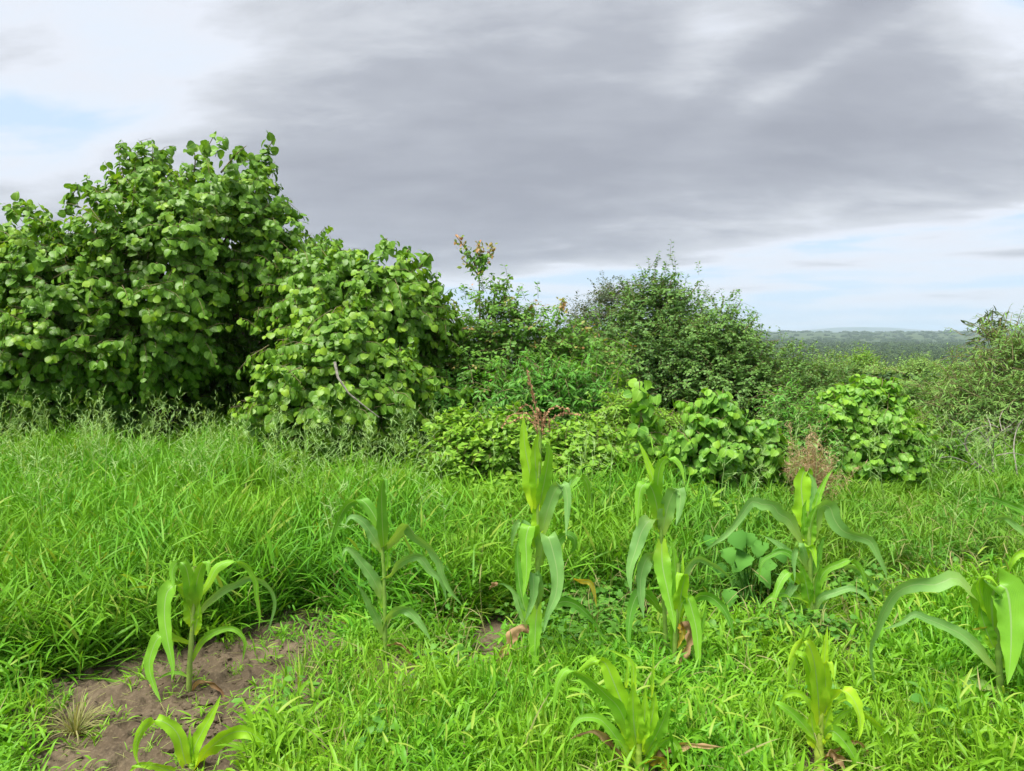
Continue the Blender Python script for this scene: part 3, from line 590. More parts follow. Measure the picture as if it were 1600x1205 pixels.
# dead branches on the right
def dead_branches():
    Y = 7.6; org = P(1556, 770, Y); org[2] = 0
    root = empty('dead_shrub', org, 'bare grey dead shrub with crooked branches in front of the willowy bush', 'shrub')
    br = [([(1562, 775), (1552, 742), (1551, 712), (1543, 690), (1528, 672)], .016), ([(1551, 712), (1553, 690), (1566, 674), (1580, 664)], .010), ([(1543, 690), (1548, 668), (1541, 648)], .008), ([(1548, 740), (1524, 722), (1508, 697), (1516, 676), (1545, 664), (1560, 668)], .011),
          ([(1542, 736), (1510, 722), (1486, 714), (1466, 716)], .008), ([(1557, 712), (1580, 708), (1602, 712)], .007), ([(1590, 745), (1584, 700), (1590, 668), (1604, 650)], .009), ([(1508, 697), (1498, 684), (1502, 668)], .005), ([(1524, 722), (1512, 735), (1498, 740)], .005), ([(1566, 674), (1562, 655), (1568, 640)], .005), ([(1580, 700), (1570, 690), (1575, 678)], .004)]
    for k, (p, r) in enumerate(br):
        q = [P(a, b, Y+.12*math.sin(k*2+i_)) for i_, (a, b) in enumerate(p)]
        tubes('branch', [(spline(q, 14), np.linspace(r, r*.4, 14))], M['grey_bark'], 6, root, origin=org)
    tw = []
    for k in range(70):
        a, b = RNG.uniform(1480, 1615), RNG.uniform(655, 750); q0 = P(a, b, Y+RNG.uniform(-.2, .5)); q1 = q0+RNG.normal(size=3)*.10+np.array([0, 0, .05]); q2 = q1+RNG.normal(size=3)*.09
        tw.append((np.array([q0, q1, q2]), [.002, .0014, .0008]))
    tubes('twigs', tw, M['grey_bark'], 3, root, 'stuff', org)
dead_branches()

# squash plant among the corn
def squash():
    org = P(1170, 930, 4.3); org[2] = 0
    root = empty('squash_plant', org, 'squash plant with broad grey-green leaves between two corn plants', 'plant')
    prs = [proto([-.18, .0, .18, .4, .6, .75, .95], [.12, .48, .50, .60, .44, .34, .0], .26, .45, .05, 8), proto([-.16, .0, .2, .38, .6, .78, .98], [.16, .50, .46, .58, .40, .30, .0], .20, .55, .06, 9)]
    spots = [(1150, 835, 36), (1165, 868, 42), (1190, 850, 34), (1135, 860, 30), (1205, 880, 34), (1185, 895, 36), (1150, 900, 34), (1215, 860, 28), (1120, 885, 28), (1170, 835, 26), (1225, 900, 30), (1140, 925, 30), (1110, 840, 22)]
    for k, (a, b, s) in enumerate(spots):
        Y = 4.3+RNG.uniform(-.18, .2); c = P(a, b, Y); sz = s/FPX*Y*.76
        V, F, UV = prs[k % 2]; me = mesh_np('leaf', V, F, M['squash'], tint=np.full(len(V), RNG.random()*.8), uv=UV)
        o = ob('leaf', me, root); d = unit(np.array([RNG.normal()*.7, -.6, -.45])); R = frames(d[None], unit(np.array([[RNG.normal()*.25, -.55, .85]])))[0]
        from mathutils import Matrix
        Mx = np.eye(4); Mx[:3, :3] = R*sz; Mx[:3, 3] = c-org; o.matrix_basis = Matrix(Mx.tolist())
        tubes('leaf_stalk', [(spline([org+RNG.normal(size=3)*.04, (org+c)/2+np.array([0, .05, .1]), c], 7), np.linspace(.006, .004, 7))], M['weed'], 5, root, origin=org)
squash()

# ============================================================ corn
GR, MG, YG, YY, PG = (.16, .42, .04), (.25, .56, .04), (.36, .68, .03), (.46, .76, .035), (.25, .50, .13)
DRY, YL = (.56, .36, .20), (.62, .50, .06)
def corn_leaf(root, org, pts, w, col, Y, s=0., phi=None, dry=False, n=30):
    """pts photo pixels along the midrib, w widest width in pixels; s leans the leaf towards (-) or away (+) from the viewer"""
    m = len(pts); L_ = np.concatenate([[0], np.cumsum([math.dist(pts[i_], pts[i_+1]) for i_ in range(m-1)])])
    ys = [b for a, b in pts]; xs = [a for a, b in pts]; fold = (max(xs)-min(xs)) < .42*L_[-1] and min(ys) < min(ys[0], ys[-1])-2
    if fold: s = s if abs(s) > .22 else -.28
    q = spline([P(a, b, Y+s*L_[i_]/FPX*Y) for i_, (a, b) in enumerate(pts)], n)
    tg = unit(np.gradient(q, axis=0)); a = unit(np.cross(tg, np.array([0, 1., 0]))); b = np.cross(tg, a)
    t = np.linspace(0, 1, n)
    p0 = (RNG.uniform(-.35, .35) if phi is None else phi); side = (max(xs)-min(xs)) > .5*L_[-1]
    ph = p0+(.62-.62*sstep(0, .7, t) if side else 0)+.35*np.sin(t*4.+RNG.uniform(0, 6))
    wd = a*np.cos(ph)[:, None]+b*np.sin(ph)[:, None]
    if fold or not side:
        xa = np.array([1., 0, 0]); wh = xa-tg*(tg@xa)[:, None]; wh = unit(wh+np.array([0, .35*math.sin(p0*5), 0])); sg = np.sign(np.sum(wh*a*np.array([1., 0, 0]), 1)[0]+1e-9); wd = wh
    wd = unit(wd-tg*np.sum(wd*tg, 1, keepdims=True)); nr = np.cross(wd, tg)
    if nr[:, 1].mean() > 0: nr = -nr
    # keep the upper side up
    prof = (.45+.55*sstep(0, .28, t))*np.clip(1-t**1.9, 0, 1)**.9; prof[-1] = .01
    hw = .5*w/FPX*Y*(1.3 if dry else 1.22)*(1.30 if Y < 3.2 else 1.)*prof
    if dry: hw = hw*(1+.35*np.sin(t*RNG.uniform(18, 28)+RNG.uniform(0, 6)))
    k = 7; u = np.linspace(-1, 1, k)
    rp = RNG.uniform(0, 6, 2)
    z = (.24*np.abs(u)[None]**1.5)*hw[:, None]
    z = z + (np.abs(u)[None]**2)*(np.sin(t[:, None]*RNG.uniform(16, 26)+np.where(u > 0, rp[0], rp[1])[None])*.15+np.sin(t[:, None]*RNG.uniform(34, 50)+np.where(u > 0, rp[1], rp[0])[None])*.10*(3 if dry else 1))*hw[:, None]
    if dry: z = z+np.sin(u*3.3+t[:, None]*9.)*hw[:, None]*.35
    rag = np.ones((n, k)); rag[:, 0] -= RNG.random(n)*.16; rag[:, -1] -= RNG.random(n)*.16
    V = q[:, None]+wd[:, None]*(u[None]*rag*hw[:, None])[..., None]+nr[:, None]*z[..., None]-org
    UV = np.stack([np.broadcast_to(u[None], (n, k)), np.broadcast_to(t[:, None], (n, k))], -1).reshape(-1, 2)
    i_, j_ = np.meshgrid(np.arange(n-1), np.arange(k-1), indexing='ij')
    F = np.stack([i_*k+j_, i_*k+j_+1, (i_+1)*k+j_+1, (i_+1)*k+j_], -1).reshape(-1, 4)
    me = mesh_np('leaf', V.reshape(-1, 3), F, M['corn_dry' if dry else 'corn'], uv=UV)
    o = ob('leaf', me, root); o.color = (*col, 1)
    if dry: o['label'] = 'dried orange-brown leaf'
    return o
CORN_BASES = []
def corn(label, base, stalk, sw, leaves, scol=(.20, .34, .06), Y=None, group='corn plants in the weedy field'):
    b = G(*base) if Y is None else np.array([P(base[0], base[1], Y)[0], Y, 0]); Y = b[1]
    b[2] = float(soil_h(np.array([b[0]]), np.array([b[1]]))[0])
    root = empty('corn_plant', b, label, 'corn', group); CORN_BASES.append((b[0], b[1]))
    q = [b-np.array([0, 0, .03])]+[P(a_, c_, Y) for a_, c_ in stalk]; q = spline(q, 26)
    r = np.linspace(sw/FPX*Y*.5, sw/FPX*Y*.3, 26); r = r*(1+.18*(np.arange(26) % 5 == 0))
    o = tubes('stalk', [(q, r)], M['stalk'], 9, root, origin=b); o.color = (*scol, 1)
    for lf in leaves:
        pts, w, col = lf[:3]; s = lf[3] if len(lf) > 3 else RNG.uniform(-.35, .35); dry = (col == DRY)
        corn_leaf(root, b, pts, w, col, Y, s, dry=dry)
    return root, b, Y
corn('small corn plant growing out of the bare soil patch', (295, 1092), [(297, 1030), (302, 960), (304, 905), (304, 885)], 9, [
    ([(299, 950), (282, 916), (262, 924), (257, 960), (262, 1000), (270, 1042), (268, 1064)], 25, MG, -.3),
    ([(297, 1005), (278, 1000), (252, 994), (240, 1010), (233, 1040), (240, 1070), (253, 1100)], 19, MG, -.2),
    ([(303, 955), (297, 918), (290, 886), (277, 880), (269, 895), (273, 926)], 20, MG, -.1),
    ([(304, 960), (300, 920), (293, 890), (290, 878)], 20, YG, .1),
    ([(304, 950), (308, 908), (317, 880), (325, 880), (325, 902)], 21, MG, -.1),
    ([(306, 938), (325, 912), (340, 886), (365, 877), (385, 885), (399, 905), (401, 932), (406, 960), (404, 985)], 15, MG, .1),
    ([(306, 968), (322, 945), (345, 925), (370, 913), (388, 903), (408, 908), (422, 920), (430, 940), (424, 970), (416, 992)], 13, PG, .2),
    ([(299, 1034), (315, 1003), (340, 986), (365, 983), (382, 1000), (381, 1022), (378, 1036)], 11, MG, .1),
    ([(297, 1060), (280, 1052), (262, 1053), (242, 1064)], 6, MG, -.1), ([(242, 1064), (235, 1080), (231, 1106)], 8, DRY, -.1),
    ([(299, 1082), (308, 1068), (325, 1066), (345, 1078), (354, 1100), (368, 1106)], 8, DRY, -.2),
    ([(303, 960), (305, 900), (301, 845)], 8, YG, .1), ([(301, 978), (296, 950), (288, 925)], 22, YG, -.05), ([(303, 992), (309, 965), (311, 940)], 16, YG, 0)], (.26, .38, .08))
corn('youngest corn seedling at the bottom edge, three curled bright leaves on bare soil', (300, 1222), [(300, 1205), (300, 1190)], 12, [
    ([(298, 1212), (287, 1182), (280, 1152), (266, 1134), (244, 1125), (225, 1136), (213, 1160), (212, 1182), (219, 1200)], 17, YG, -.1),
    ([(299, 1216), (303, 1172), (318, 1140), (335, 1110), (345, 1086)], 18, YG, .1), ([(299, 1205), (297, 1165), (297, 1136)], 9, YG, .1),
    ([(302, 1212), (318, 1180), (336, 1162), (360, 1146), (385, 1143), (406, 1156), (420, 1182), (424, 1215)], 21, YG, -.1),
    ([(298, 1216), (262, 1203), (236, 1196), (215, 1196), (198, 1210)], 13, YG, -.2)], (.25, .45, .05))
corn('slender corn plant with an arching broad leaf, in front of the tall grass', (602, 1048), [(602, 1000), (600, 900), (597, 850), (595, 800), (598, 770)], 7, [
    ([(600, 860), (597, 810), (597, 762), (603, 748), (605, 775)], 18, GR, 0),
    ([(598, 846), (586, 808), (566, 782), (548, 785), (535, 800), (521, 835), (514, 858)], 17, GR, .1),
    ([(597, 862), (582, 836), (566, 815), (548, 808), (538, 822)], 18, PG, -.2), ([(597, 935), (583, 905), (565, 880), (550, 862), (540, 858), (534, 872)], 19, PG, -.2),
    ([(598, 992), (588, 965), (575, 940), (564, 920), (554, 908)], 15, PG, -.2),
    ([(599, 856), (612, 846), (625, 830), (636, 820), (648, 838), (668, 853), (684, 873), (692, 900), (708, 928), (724, 948)], 24, PG, -.1),
    ([(596, 906), (610, 898), (624, 880), (640, 872), (656, 871), (672, 892), (688, 906), (695, 925), (697, 942)], 15, PG, 0),
    ([(600, 982), (607, 963), (622, 953), (635, 953), (650, 966), (662, 982), (674, 1003)], 18, PG, -.1),
    ([(601, 1010), (622, 1006), (636, 1015), (650, 1030), (660, 1041)], 6, DRY, -.2), ([(602, 892), (606, 875), (604, 860)], 11, MG, 0), ([(598, 950), (594, 930), (596, 918)], 10, MG, 0)])
root4, b4, Y4 = corn('tallest corn plant carrying a reddish brown tassel', (838, 1068), [(838, 1000), (839, 920), (842, 850), (841, 790), (843, 720), (844, 672)], 9, [
    ([(838, 800), (830, 750), (820, 695), (818, 648)], 28, YG, .05), ([(840, 795), (838, 745), (836, 700), (842, 675)], 26, YG, -.05), ([(842, 795), (852, 745), (858, 708), (852, 692), (850, 700)], 21, MG, -.1),
    ([(840, 840), (842, 800), (842, 750)], 22, YG, 0),
    ([(845, 842), (855, 800), (868, 766), (880, 757), (886, 775), (886, 805), (884, 840)], 21, PG, -.1), ([(850, 800), (870, 778), (886, 762), (894, 747)], 12, PG, .2),
    ([(846, 810), (875, 775), (902, 746), (915, 751), (920, 772), (916, 800), (911, 818)], 14, MG, .3),
    ([(838, 850), (824, 824), (809, 818), (802, 835), (799, 856)], 14, PG, .1), ([(838, 856), (829, 822), (822, 842), (823, 880), (821, 912), (817, 934)], 24, MG, -.2),
    ([(842, 884), (849, 848), (856, 838), (866, 870), (871, 900), (868, 930), (856, 960), (849, 990)], 27, PG, -.25), ([(848, 872), (868, 850), (884, 836), (897, 842), (897, 858), (884, 872)], 17, GR, .2),
    ([(842, 950), (840, 912), (833, 896), (834, 925), (828, 950), (819, 974)], 21, PG, -.3), ([(842, 940), (839, 955), (837, 975), (836, 1005), (836, 1032), (835, 1062)], 21, MG, -.3),
    ([(824, 985), (812, 950), (803, 925), (790, 914), (777, 912)], 13, PG, .1), ([(826, 975), (812, 915), (808, 860), (812, 840)], 16, GR, .25),
    ([(846, 964), (862, 947), (882, 940), (900, 945), (915, 958), (930, 974), (940, 992)], 15, GR, .1), ([(850, 946), (862, 930), (880, 915), (895, 906)], 13, GR, .1),
    ([(828, 986), (815, 981), (803, 990), (795, 1010), (780, 1030), (769, 1048)], 15, DRY, -.1), ([(897, 904), (910, 908), (922, 911), (928, 926), (932, 948)], 9, YL, .1), ([(778, 912), (770, 914), (764, 922)], 7, DRY, .1)])
# the tassel
def tassel():
    br = [([(844, 690), (841, 655), (833, 620), (829, 600), (823, 578)], .0075, 1.), ([(844, 685), (839, 655), (829, 636), (818, 634), (808, 645)], .003, .7), ([(844, 688), (832, 652), (815, 646), (797, 650), (783, 669)], .0042, .9), ([(843, 680), (828, 656), (812, 653), (796, 663)], .0032, .8),
          ([(846, 685), (853, 648), (868, 636), (890, 641)], .0032, .8), ([(847, 682), (860, 658), (878, 647), (907, 649)], .0030, .8), ([(846, 684), (851, 650), (857, 652), (859, 676)], .0036, .8), ([(845, 688), (847, 660), (842, 640)], .004, .8), ([(846, 688), (850, 664), (853, 645)], .0032, .8), ([(845, 690), (838, 668), (836, 648)], .003, .7)]
    tr = ob('tassel', mesh_np('tassel', np.zeros((3, 3))+np.array([[0, 0, 0], [.001, 0, 0], [0, 0, .001]])+(P(844, 690, Y4)-b4), np.array([(0, 1, 2)]), M['tassel']), root4); tr['label'] = 'reddish brown tassel'
    for k, (p, r, f) in enumerate(br):
        dy = .03*math.sin(k*2.3); q = spline([P(a, b, Y4+dy*i_) for i_, (a, b) in enumerate(p)], 26)
        Vs, Fs, off = [], [], 0
        tubes('tassel_branch', [(q, np.full(26, r*.35))], M['tassel'], 4, tr, origin=b4)
        n = 90 if k == 0 else 60; t = RNG.uniform(.25, 1, n); ps = q[(t*25).astype(int)]+RNG.normal(size=(n, 3))*r*.35
        tg = unit(np.gradient(q, axis=0))[(t*25).astype(int)]; d = unit(tg+RNG.normal(size=(n, 3))*.55)
        V, F, T_, Yg, U = bake(L_OVAL, ps-b4, frames(d, unit(RNG.normal(size=(n, 3)))), RNG.uniform(.010, .015, n), RNG.random(n))
        ob('spikelets', mesh_np('spikelets', V, F, M['tassel'], T_), tr, 'stuff')
tassel()
corn('tall corn plant with long hanging left leaves, right of the tasselled one', (1040, 1045), [(1040, 1000), (1037, 930), (1034, 870), (1032, 800), (1028, 750)], 8, [
    ([(1030, 790), (1021, 750), (1009, 716), (997, 688)], 15, YG, .1), ([(1029, 800), (1028, 750), (1035, 722), (1050, 716), (1064, 730), (1071, 762)], 15, MG, 0), ([(1032, 830), (1027, 790), (1024, 750)], 18, YG, 0),
    ([(1031, 825), (1024, 780), (1014, 757), (1002, 762), (997, 792), (996, 824)], 23, MG, -.1), ([(1034, 835), (1044, 790), (1056, 764), (1063, 772), (1061, 800), (1056, 822)], 25, PG, -.1),
    ([(1032, 826), (1018, 812), (1004, 828), (993, 860), (984, 892), (986, 928)], 23, PG, -.2), ([(1033, 856), (1022, 868), (1010, 874), (1001, 905), (1002, 940), (1006, 968)], 22, PG, -.3),
    ([(1034, 958), (1012, 930), (996, 930), (985, 960), (982, 1000), (984, 1024)], 17, GR, -.1), ([(1034, 842), (1035, 882), (1043, 922), (1051, 960), (1055, 990)], 27, MG, -.35),
    ([(1038, 1012), (1010, 1016), (986, 1020), (972, 1036)], 5, DRY, -.1), ([(1036, 880), (1048, 855), (1058, 842)], 14, MG, .2)])
corn('short stout corn plant with one large dried leaf hanging, close beside a taller one', (1054, 1062), [(1055, 1010), (1058, 950), (1060, 880)], 9, [
    ([(1058, 955), (1056, 905), (1052, 858), (1045, 844)], 19, MG, 0), ([(1060, 960), (1066, 905), (1067, 862)], 9, YG, .1), ([(1060, 965), (1065, 925), (1070, 900), (1061, 898), (1057, 925)], 21, YG, -.1),
    ([(1062, 925), (1075, 887), (1090, 873), (1106, 878), (1126, 890), (1141, 905), (1145, 924)], 13, PG, .1), ([(1060, 972), (1065, 945), (1074, 934), (1083, 960), (1089, 990), (1091, 1030), (1088, 1060)], 21, MG, -.2),
    ([(1062, 966), (1084, 936), (1104, 931), (1125, 945), (1140, 970), (1147, 1002)], 17, GR, -.1), ([(1062, 1010), (1092, 990), (1100, 965), (1104, 940)], 9, MG, .1),
    ([(1064, 990), (1071, 974), (1079, 985), (1073, 1014), (1063, 1035), (1057, 1058)], 17, DRY, -.2), ([(1058, 975), (1066, 988), (1058, 1014)], 12, YL, -.2), ([(1056, 960), (1052, 990), (1050, 1020)], 16, MG, .1)])
corn('bushy corn plant with a wide cupped top leaf, right of the squash leaves', (1266, 990), [(1267, 930), (1265, 860), (1262, 800)], 10, [
    ([(1262, 845), (1256, 800), (1252, 762), (1256, 738), (1264, 741), (1269, 764)], 40, YG, .25), ([(1268, 830), (1272, 790), (1271, 752), (1262, 738)], 17, PG, .1), ([(1270, 808), (1280, 772), (1292, 746), (1302, 733)], 11, MG, .1),
    ([(1262, 856), (1268, 812), (1277, 788)], 20, MG, -.1), ([(1258, 852), (1256, 800), (1260, 780)], 14, MG, -.05),
    ([(1258, 852), (1245, 834), (1233, 812), (1217, 803), (1208, 790), (1190, 788), (1175, 784), (1158, 806), (1138, 832), (1115, 850), (1096, 864)], 19, PG, -.1),
    ([(1270, 845), (1280, 795), (1296, 792), (1304, 812), (1318, 830), (1340, 838), (1360, 846), (1370, 865), (1382, 890), (1386, 908)], 23, PG, -.1),
    ([(1262, 892), (1254, 856), (1243, 858), (1240, 880), (1242, 910)], 15, PG, -.2), ([(1260, 925), (1240, 897), (1226, 900), (1213, 925), (1207, 958)], 17, MG, -.3), ([(1262, 940), (1240, 930), (1215, 928), (1195, 942), (1179, 968)], 13, MG, -.3),
    ([(1262, 905), (1240, 872), (1222, 862), (1205, 868), (1190, 880), (1185, 915)], 10, GR, -.1), ([(1258, 880), (1235, 866), (1215, 850), (1192, 837)], 14, PG, .1), ([(1258, 930), (1242, 915), (1226, 940), (1222, 978)], 13, PG, -.2),
    ([(1268, 905), (1280, 862), (1286, 842), (1300, 838)], 13, GR, .1), ([(1268, 965), (1275, 922), (1290, 892), (1310, 882), (1330, 876), (1346, 890), (1355, 920), (1359, 944)], 13, MG, 0),
    ([(1268, 972), (1280, 937), (1305, 926), (1330, 920), (1350, 930), (1365, 950), (1371, 972)], 12, PG, -.1), ([(1268, 900), (1300, 886), (1330, 885), (1358, 904), (1375, 920), (1383, 945)], 11, PG, .2),
    ([(1260, 880), (1260, 855), (1270, 858), (1276, 888)], 13, YG, -.2), ([(1268, 984), (1290, 967), (1318, 960), (1342, 970)], 11, YG, -.2), ([(1266, 950), (1258, 905), (1250, 880)], 20, MG, -.15), ([(1268, 960), (1275, 910), (1284, 880)], 20, MG, -.15), ([(1262, 972), (1240, 975), (1222, 962), (1205, 956)], 6, DRY, -.3)])
corn('corn plant at the right edge with one very broad drooping leaf', (1562, 1120), [(1562, 1060), (1558, 1000), (1550, 955)], 12, [
    ([(1552, 990), (1550, 940), (1558, 916), (1573, 922), (1579, 960), (1580, 1000), (1578, 1040), (1574, 1070)], 44, MG, -.15), ([(1548, 965), (1532, 925), (1533, 903), (1548, 902), (1561, 918)], 15, YG, .1),
    ([(1546, 960), (1530, 935), (1512, 922), (1502, 908), (1488, 903), (1460, 914), (1430, 913), (1402, 925), (1386, 946), (1370, 984), (1360, 1012), (1363, 1050), (1376, 1092)], 18, PG, .05),
    ([(1556, 1050), (1528, 1015), (1503, 992), (1488, 984), (1466, 974), (1445, 966), (1428, 960), (1408, 974), (1378, 984)], 15, PG, .1), ([(1553, 1012), (1541, 985), (1533, 955), (1535, 938)], 17, MG, -.05), ([(1556, 1010), (1553, 965), (1546, 918)], 24, YG, 0),
    ([(1562, 1040), (1585, 1020), (1605, 1010), (1625, 1030)], 18, MG, -.1), ([(1558, 1080), (1530, 1068), (1500, 1068), (1460, 1080), (1430, 1072)], 12, PG, 0), ([(1553, 985), (1540, 982), (1518, 983)], 6, YL, -.1)])
corn('bright young corn plant with many broad leaves at the bottom edge', (998, 1225), [(998, 1200), (998, 1160)], 16, [
    ([(996, 1175), (990, 1125), (989, 1085), (990, 1066)], 27, YG, -.1), ([(1000, 1170), (1007, 1125), (1008, 1075)], 16, YG, 0), ([(1003, 1175), (1018, 1125), (1024, 1080)], 20, YG, .05), ([(1008, 1180), (1030, 1140), (1042, 1112), (1046, 1096)], 22, MG, -.05),
    ([(992, 1170), (976, 1112), (958, 1064), (945, 1036), (930, 1033), (914, 1042), (898, 1054)], 26, YG, .05), ([(992, 1175), (970, 1112), (946, 1085), (926, 1066), (908, 1053), (886, 1047), (873, 1065), (867, 1090), (864, 1124)], 19, MG, -.1),
    ([(988, 1188), (968, 1160), (950, 1136), (934, 1123), (910, 1122), (896, 1134), (886, 1158)], 15, MG, -.2), ([(989, 1090), (990, 1048), (984, 1031), (968, 1022), (944, 1013)], 7, YG, .1), ([(978, 1075), (981, 1032)], 6, YG, .1), ([(1018, 1090), (1020, 1050), (1020, 1010)], 5, YG, .1),
    ([(1010, 1190), (1040, 1158), (1054, 1163), (1065, 1190), (1068, 1216)], 15, MG, -.2), ([(1008, 1200), (1040, 1175), (1072, 1165), (1100, 1166), (1138, 1168)], 9, DRY, -.1), ([(990, 1204), (966, 1180), (950, 1158), (932, 1144), (912, 1146), (888, 1157)], 9, DRY, -.1),
    ([(1008, 1195), (1030, 1185), (1040, 1198), (1048, 1220)], 16, YL, -.3), ([(1000, 1215), (1012, 1186), (1027, 1160)], 10, MG, -.1), ([(994, 1190), (975, 1130), (960, 1105)], 18, YG, .1)], (.3, .46, .06))
corn('yellow young corn plant with an upright spike at the bottom edge', (1280, 1222), [(1280, 1180), (1281, 1130), (1283, 1090)], 17, [
    ([(1281, 1140), (1278, 1085), (1272, 1034), (1262, 1006), (1250, 1006), (1239, 1019), (1230, 1044)], 24, YY, -.05), ([(1278, 1110), (1266, 1050), (1256, 1027), (1244, 1028), (1236, 1050), (1229, 1080)], 19, YG, .1), ([(1286, 1070), (1289, 1020), (1293, 978)], 10, YY, 0),
    ([(1284, 1120), (1290, 1075), (1289, 1038), (1298, 1036), (1304, 1066)], 16, YY, .05), ([(1283, 1130), (1295, 1098), (1316, 1080), (1332, 1091), (1343, 1116), (1344, 1140), (1341, 1158)], 22, YY, -.15), ([(1290, 1110), (1325, 1092), (1350, 1114), (1368, 1130), (1383, 1148), (1387, 1172), (1374, 1204)], 11, YG, .1),
    ([(1284, 1160), (1299, 1142), (1320, 1160), (1336, 1186), (1347, 1216)], 17, MG, -.2), ([(1284, 1152), (1300, 1130), (1320, 1114), (1337, 1107)], 11, YG, .1), ([(1276, 1128), (1260, 1094), (1244, 1083), (1226, 1088), (1214, 1112)], 10, YG, .05), ([(1278, 1160), (1250, 1127), (1226, 1106), (1210, 1102), (1212, 1130), (1220, 1154)], 11, MG, -.1),
    ([(1284, 1184), (1300, 1178), (1312, 1188), (1322, 1212)], 13, DRY, -.3), ([(1286, 1186), (1318, 1166), (1340, 1159), (1355, 1175), (1358, 1200)], 5, DRY, .1), ([(1282, 1160), (1290, 1130), (1300, 1105)], 20, YY, -.1), ([(1279, 1170), (1270, 1140), (1268, 1110)], 20, YY, -.05)], (.36, .48, .07))
corn('corn plant cut off by the right edge, its pale leaves reaching into the grass', (1622, 985), [(1620, 930), (1616, 860), (1612, 810)], 9, [
    ([(1612, 880), (1600, 865), (1585, 872), (1577, 890), (1572, 912)], 11, YG, -.1), ([(1613, 840), (1602, 803), (1575, 788), (1550, 779), (1525, 777)], 12, GR, .1), ([(1612, 850), (1598, 832), (1582, 818), (1568, 808), (1547, 814), (1535, 838)], 10, PG, .1), ([(1616, 930), (1600, 905), (1593, 900)], 10, MG, -.1), ([(1614, 820), (1630, 780), (1650, 790)], 14, PG, 0)])

# ============================================================ grass: tufts scattered as one mass each
def ribbon_blades(root, d0, L, w, droop, segs=4, fold=0., rg=RNG):
    """many curved blades -> V, F"""
    n = len(root); t = np.linspace(0, 1, segs+1); p = [root]; d = unit(d0)
    for s in range(segs):
        d = unit(d+np.stack([np.zeros(n), np.zeros(n), -droop], -1)*(1.2*(s+1)/segs)); p.append(p[-1]+d*(L/segs)[:, None])
    q = np.stack(p, 1); tg = unit(np.gradient(q, axis=1)); up = np.array([0, 0, 1.])+rg.normal(size=(n, 1, 3))*.25
    sd = unit(np.cross(tg, np.broadcast_to(up, tg.shape))); prof = np.array([.55, 1., .9, .6, 0.06]) if segs == 4 else np.interp(t, [0, .3, .7, 1], [.6, 1, .7, .05])
    hw = (w[:, None]*prof[None]*.5)[..., None]
    if fold:
        nn = np.cross(sd, tg); k = 3
        V = np.stack([q-sd*hw+nn*hw*fold, q, q+sd*hw+nn*hw*fold], 2)
    else: k = 2; V = np.stack([q-sd*hw, q+sd*hw], 2)
    m = (segs+1)*k; F = []
    for s in range(segs):
        for c in range(k-1): a = s*k+c; F.append((a, a+1, a+k+1, a+k))
    F = (np.array(F)[None]+(np.arange(n)*m)[:, None, None]).reshape(-1, 4)
    return V.reshape(-1, 3), F, m
def tuft(name, mat, seed, stems, h, lean, nl, ll, lw, el, droop, spread, basal=0, fold=0., youngp=.1, coll=None):
    rg = np.random.default_rng(seed); Vs, Fs, Ts, Ys, off = [], [], [], [], 0
    def add(V, F, tint, yg, m):
        nonlocal off
        Vs.append(V); Fs.append(F+off); Ts.append(np.repeat(tint, m)); Ys.append(np.repeat(yg, m)); off += len(V)
    az_ = rg.uniform(0, 6.283, stems); b = np.stack([np.cos(az_), np.sin(az_), 0*az_], -1)*rg.uniform(0, spread, stems)[:, None]
    a2 = az_+rg.normal(size=stems)*.8; ln = rg.uniform(.05, lean, stems)
    d0 = np.stack([np.cos(a2)*ln, np.sin(a2)*ln, np.ones(stems)], -1); hs = h*rg.uniform(.65, 1.15, stems)
    V, F, m = ribbon_blades(b, d0, hs, np.full(stems, max(.0035, lw*.3)), np.full(stems, .03), 4, 0, rg); add(V, F, rg.random(stems)*.5, (rg.random(stems) < .3)*.6, m)
    St = V.reshape(stems, 5, 2, 3).mean(2)
    tt = np.tile((np.arange(nl)+.7)/nl, stems)*rg.uniform(.9, 1.05, stems*nl); tt = np.clip(tt, 0, 1)
    si = np.repeat(np.arange(stems), nl); f = tt*4; i0 = np.minimum(f.astype(int), 3); fr = (f-i0)[:, None]
    pos = St[si, i0]*(1-fr)+St[si, i0+1]*fr; n = len(pos)
    aa = np.repeat(rg.uniform(0, 6.28, stems), nl)+np.tile(np.arange(nl), stems)*3.14+rg.normal(size=n)*.5
    e_ = el+rg.normal(size=n)*.22+tt*.3; d = np.stack([np.cos(aa)*np.cos(e_), np.sin(aa)*np.cos(e_), np.sin(e_)], -1)
    V, F, m = ribbon_blades(pos, d, ll*rg.uniform(.6, 1.25, n), lw*rg.uniform(.7, 1.2, n), droop*rg.uniform(.4, 1.5, n), 4, fold, rg); add(V, F, rg.random(n)*.9, (rg.random(n) < youngp)*rg.random(n), m)
    if basal:
        aa = rg.uniform(0, 6.28, basal); e_ = rg.uniform(.5, 1.3, basal); d = np.stack([np.cos(aa)*np.cos(e_), np.sin(aa)*np.cos(e_), np.sin(e_)], -1)
        b = np.stack([np.cos(aa), np.sin(aa), 0*aa], -1)*rg.uniform(0, spread, basal)[:, None]
        V, F, m = ribbon_blades(b, d, h*rg.uniform(.5, .95, basal), lw*rg.uniform(.7, 1.2, basal), droop*.7*rg.uniform(.4, 1.5, basal), 4, fold, rg); add(V, F, rg.random(basal)*.9, (rg.random(basal) < youngp*1.5)*rg.random(basal), m)
    me = mesh_np(name, np.concatenate(Vs), np.concatenate(Fs), mat, np.concatenate(Ts), np.concatenate(Ys))
    o = bpy.data.objects.new(name, me); coll.objects.link(o); return o
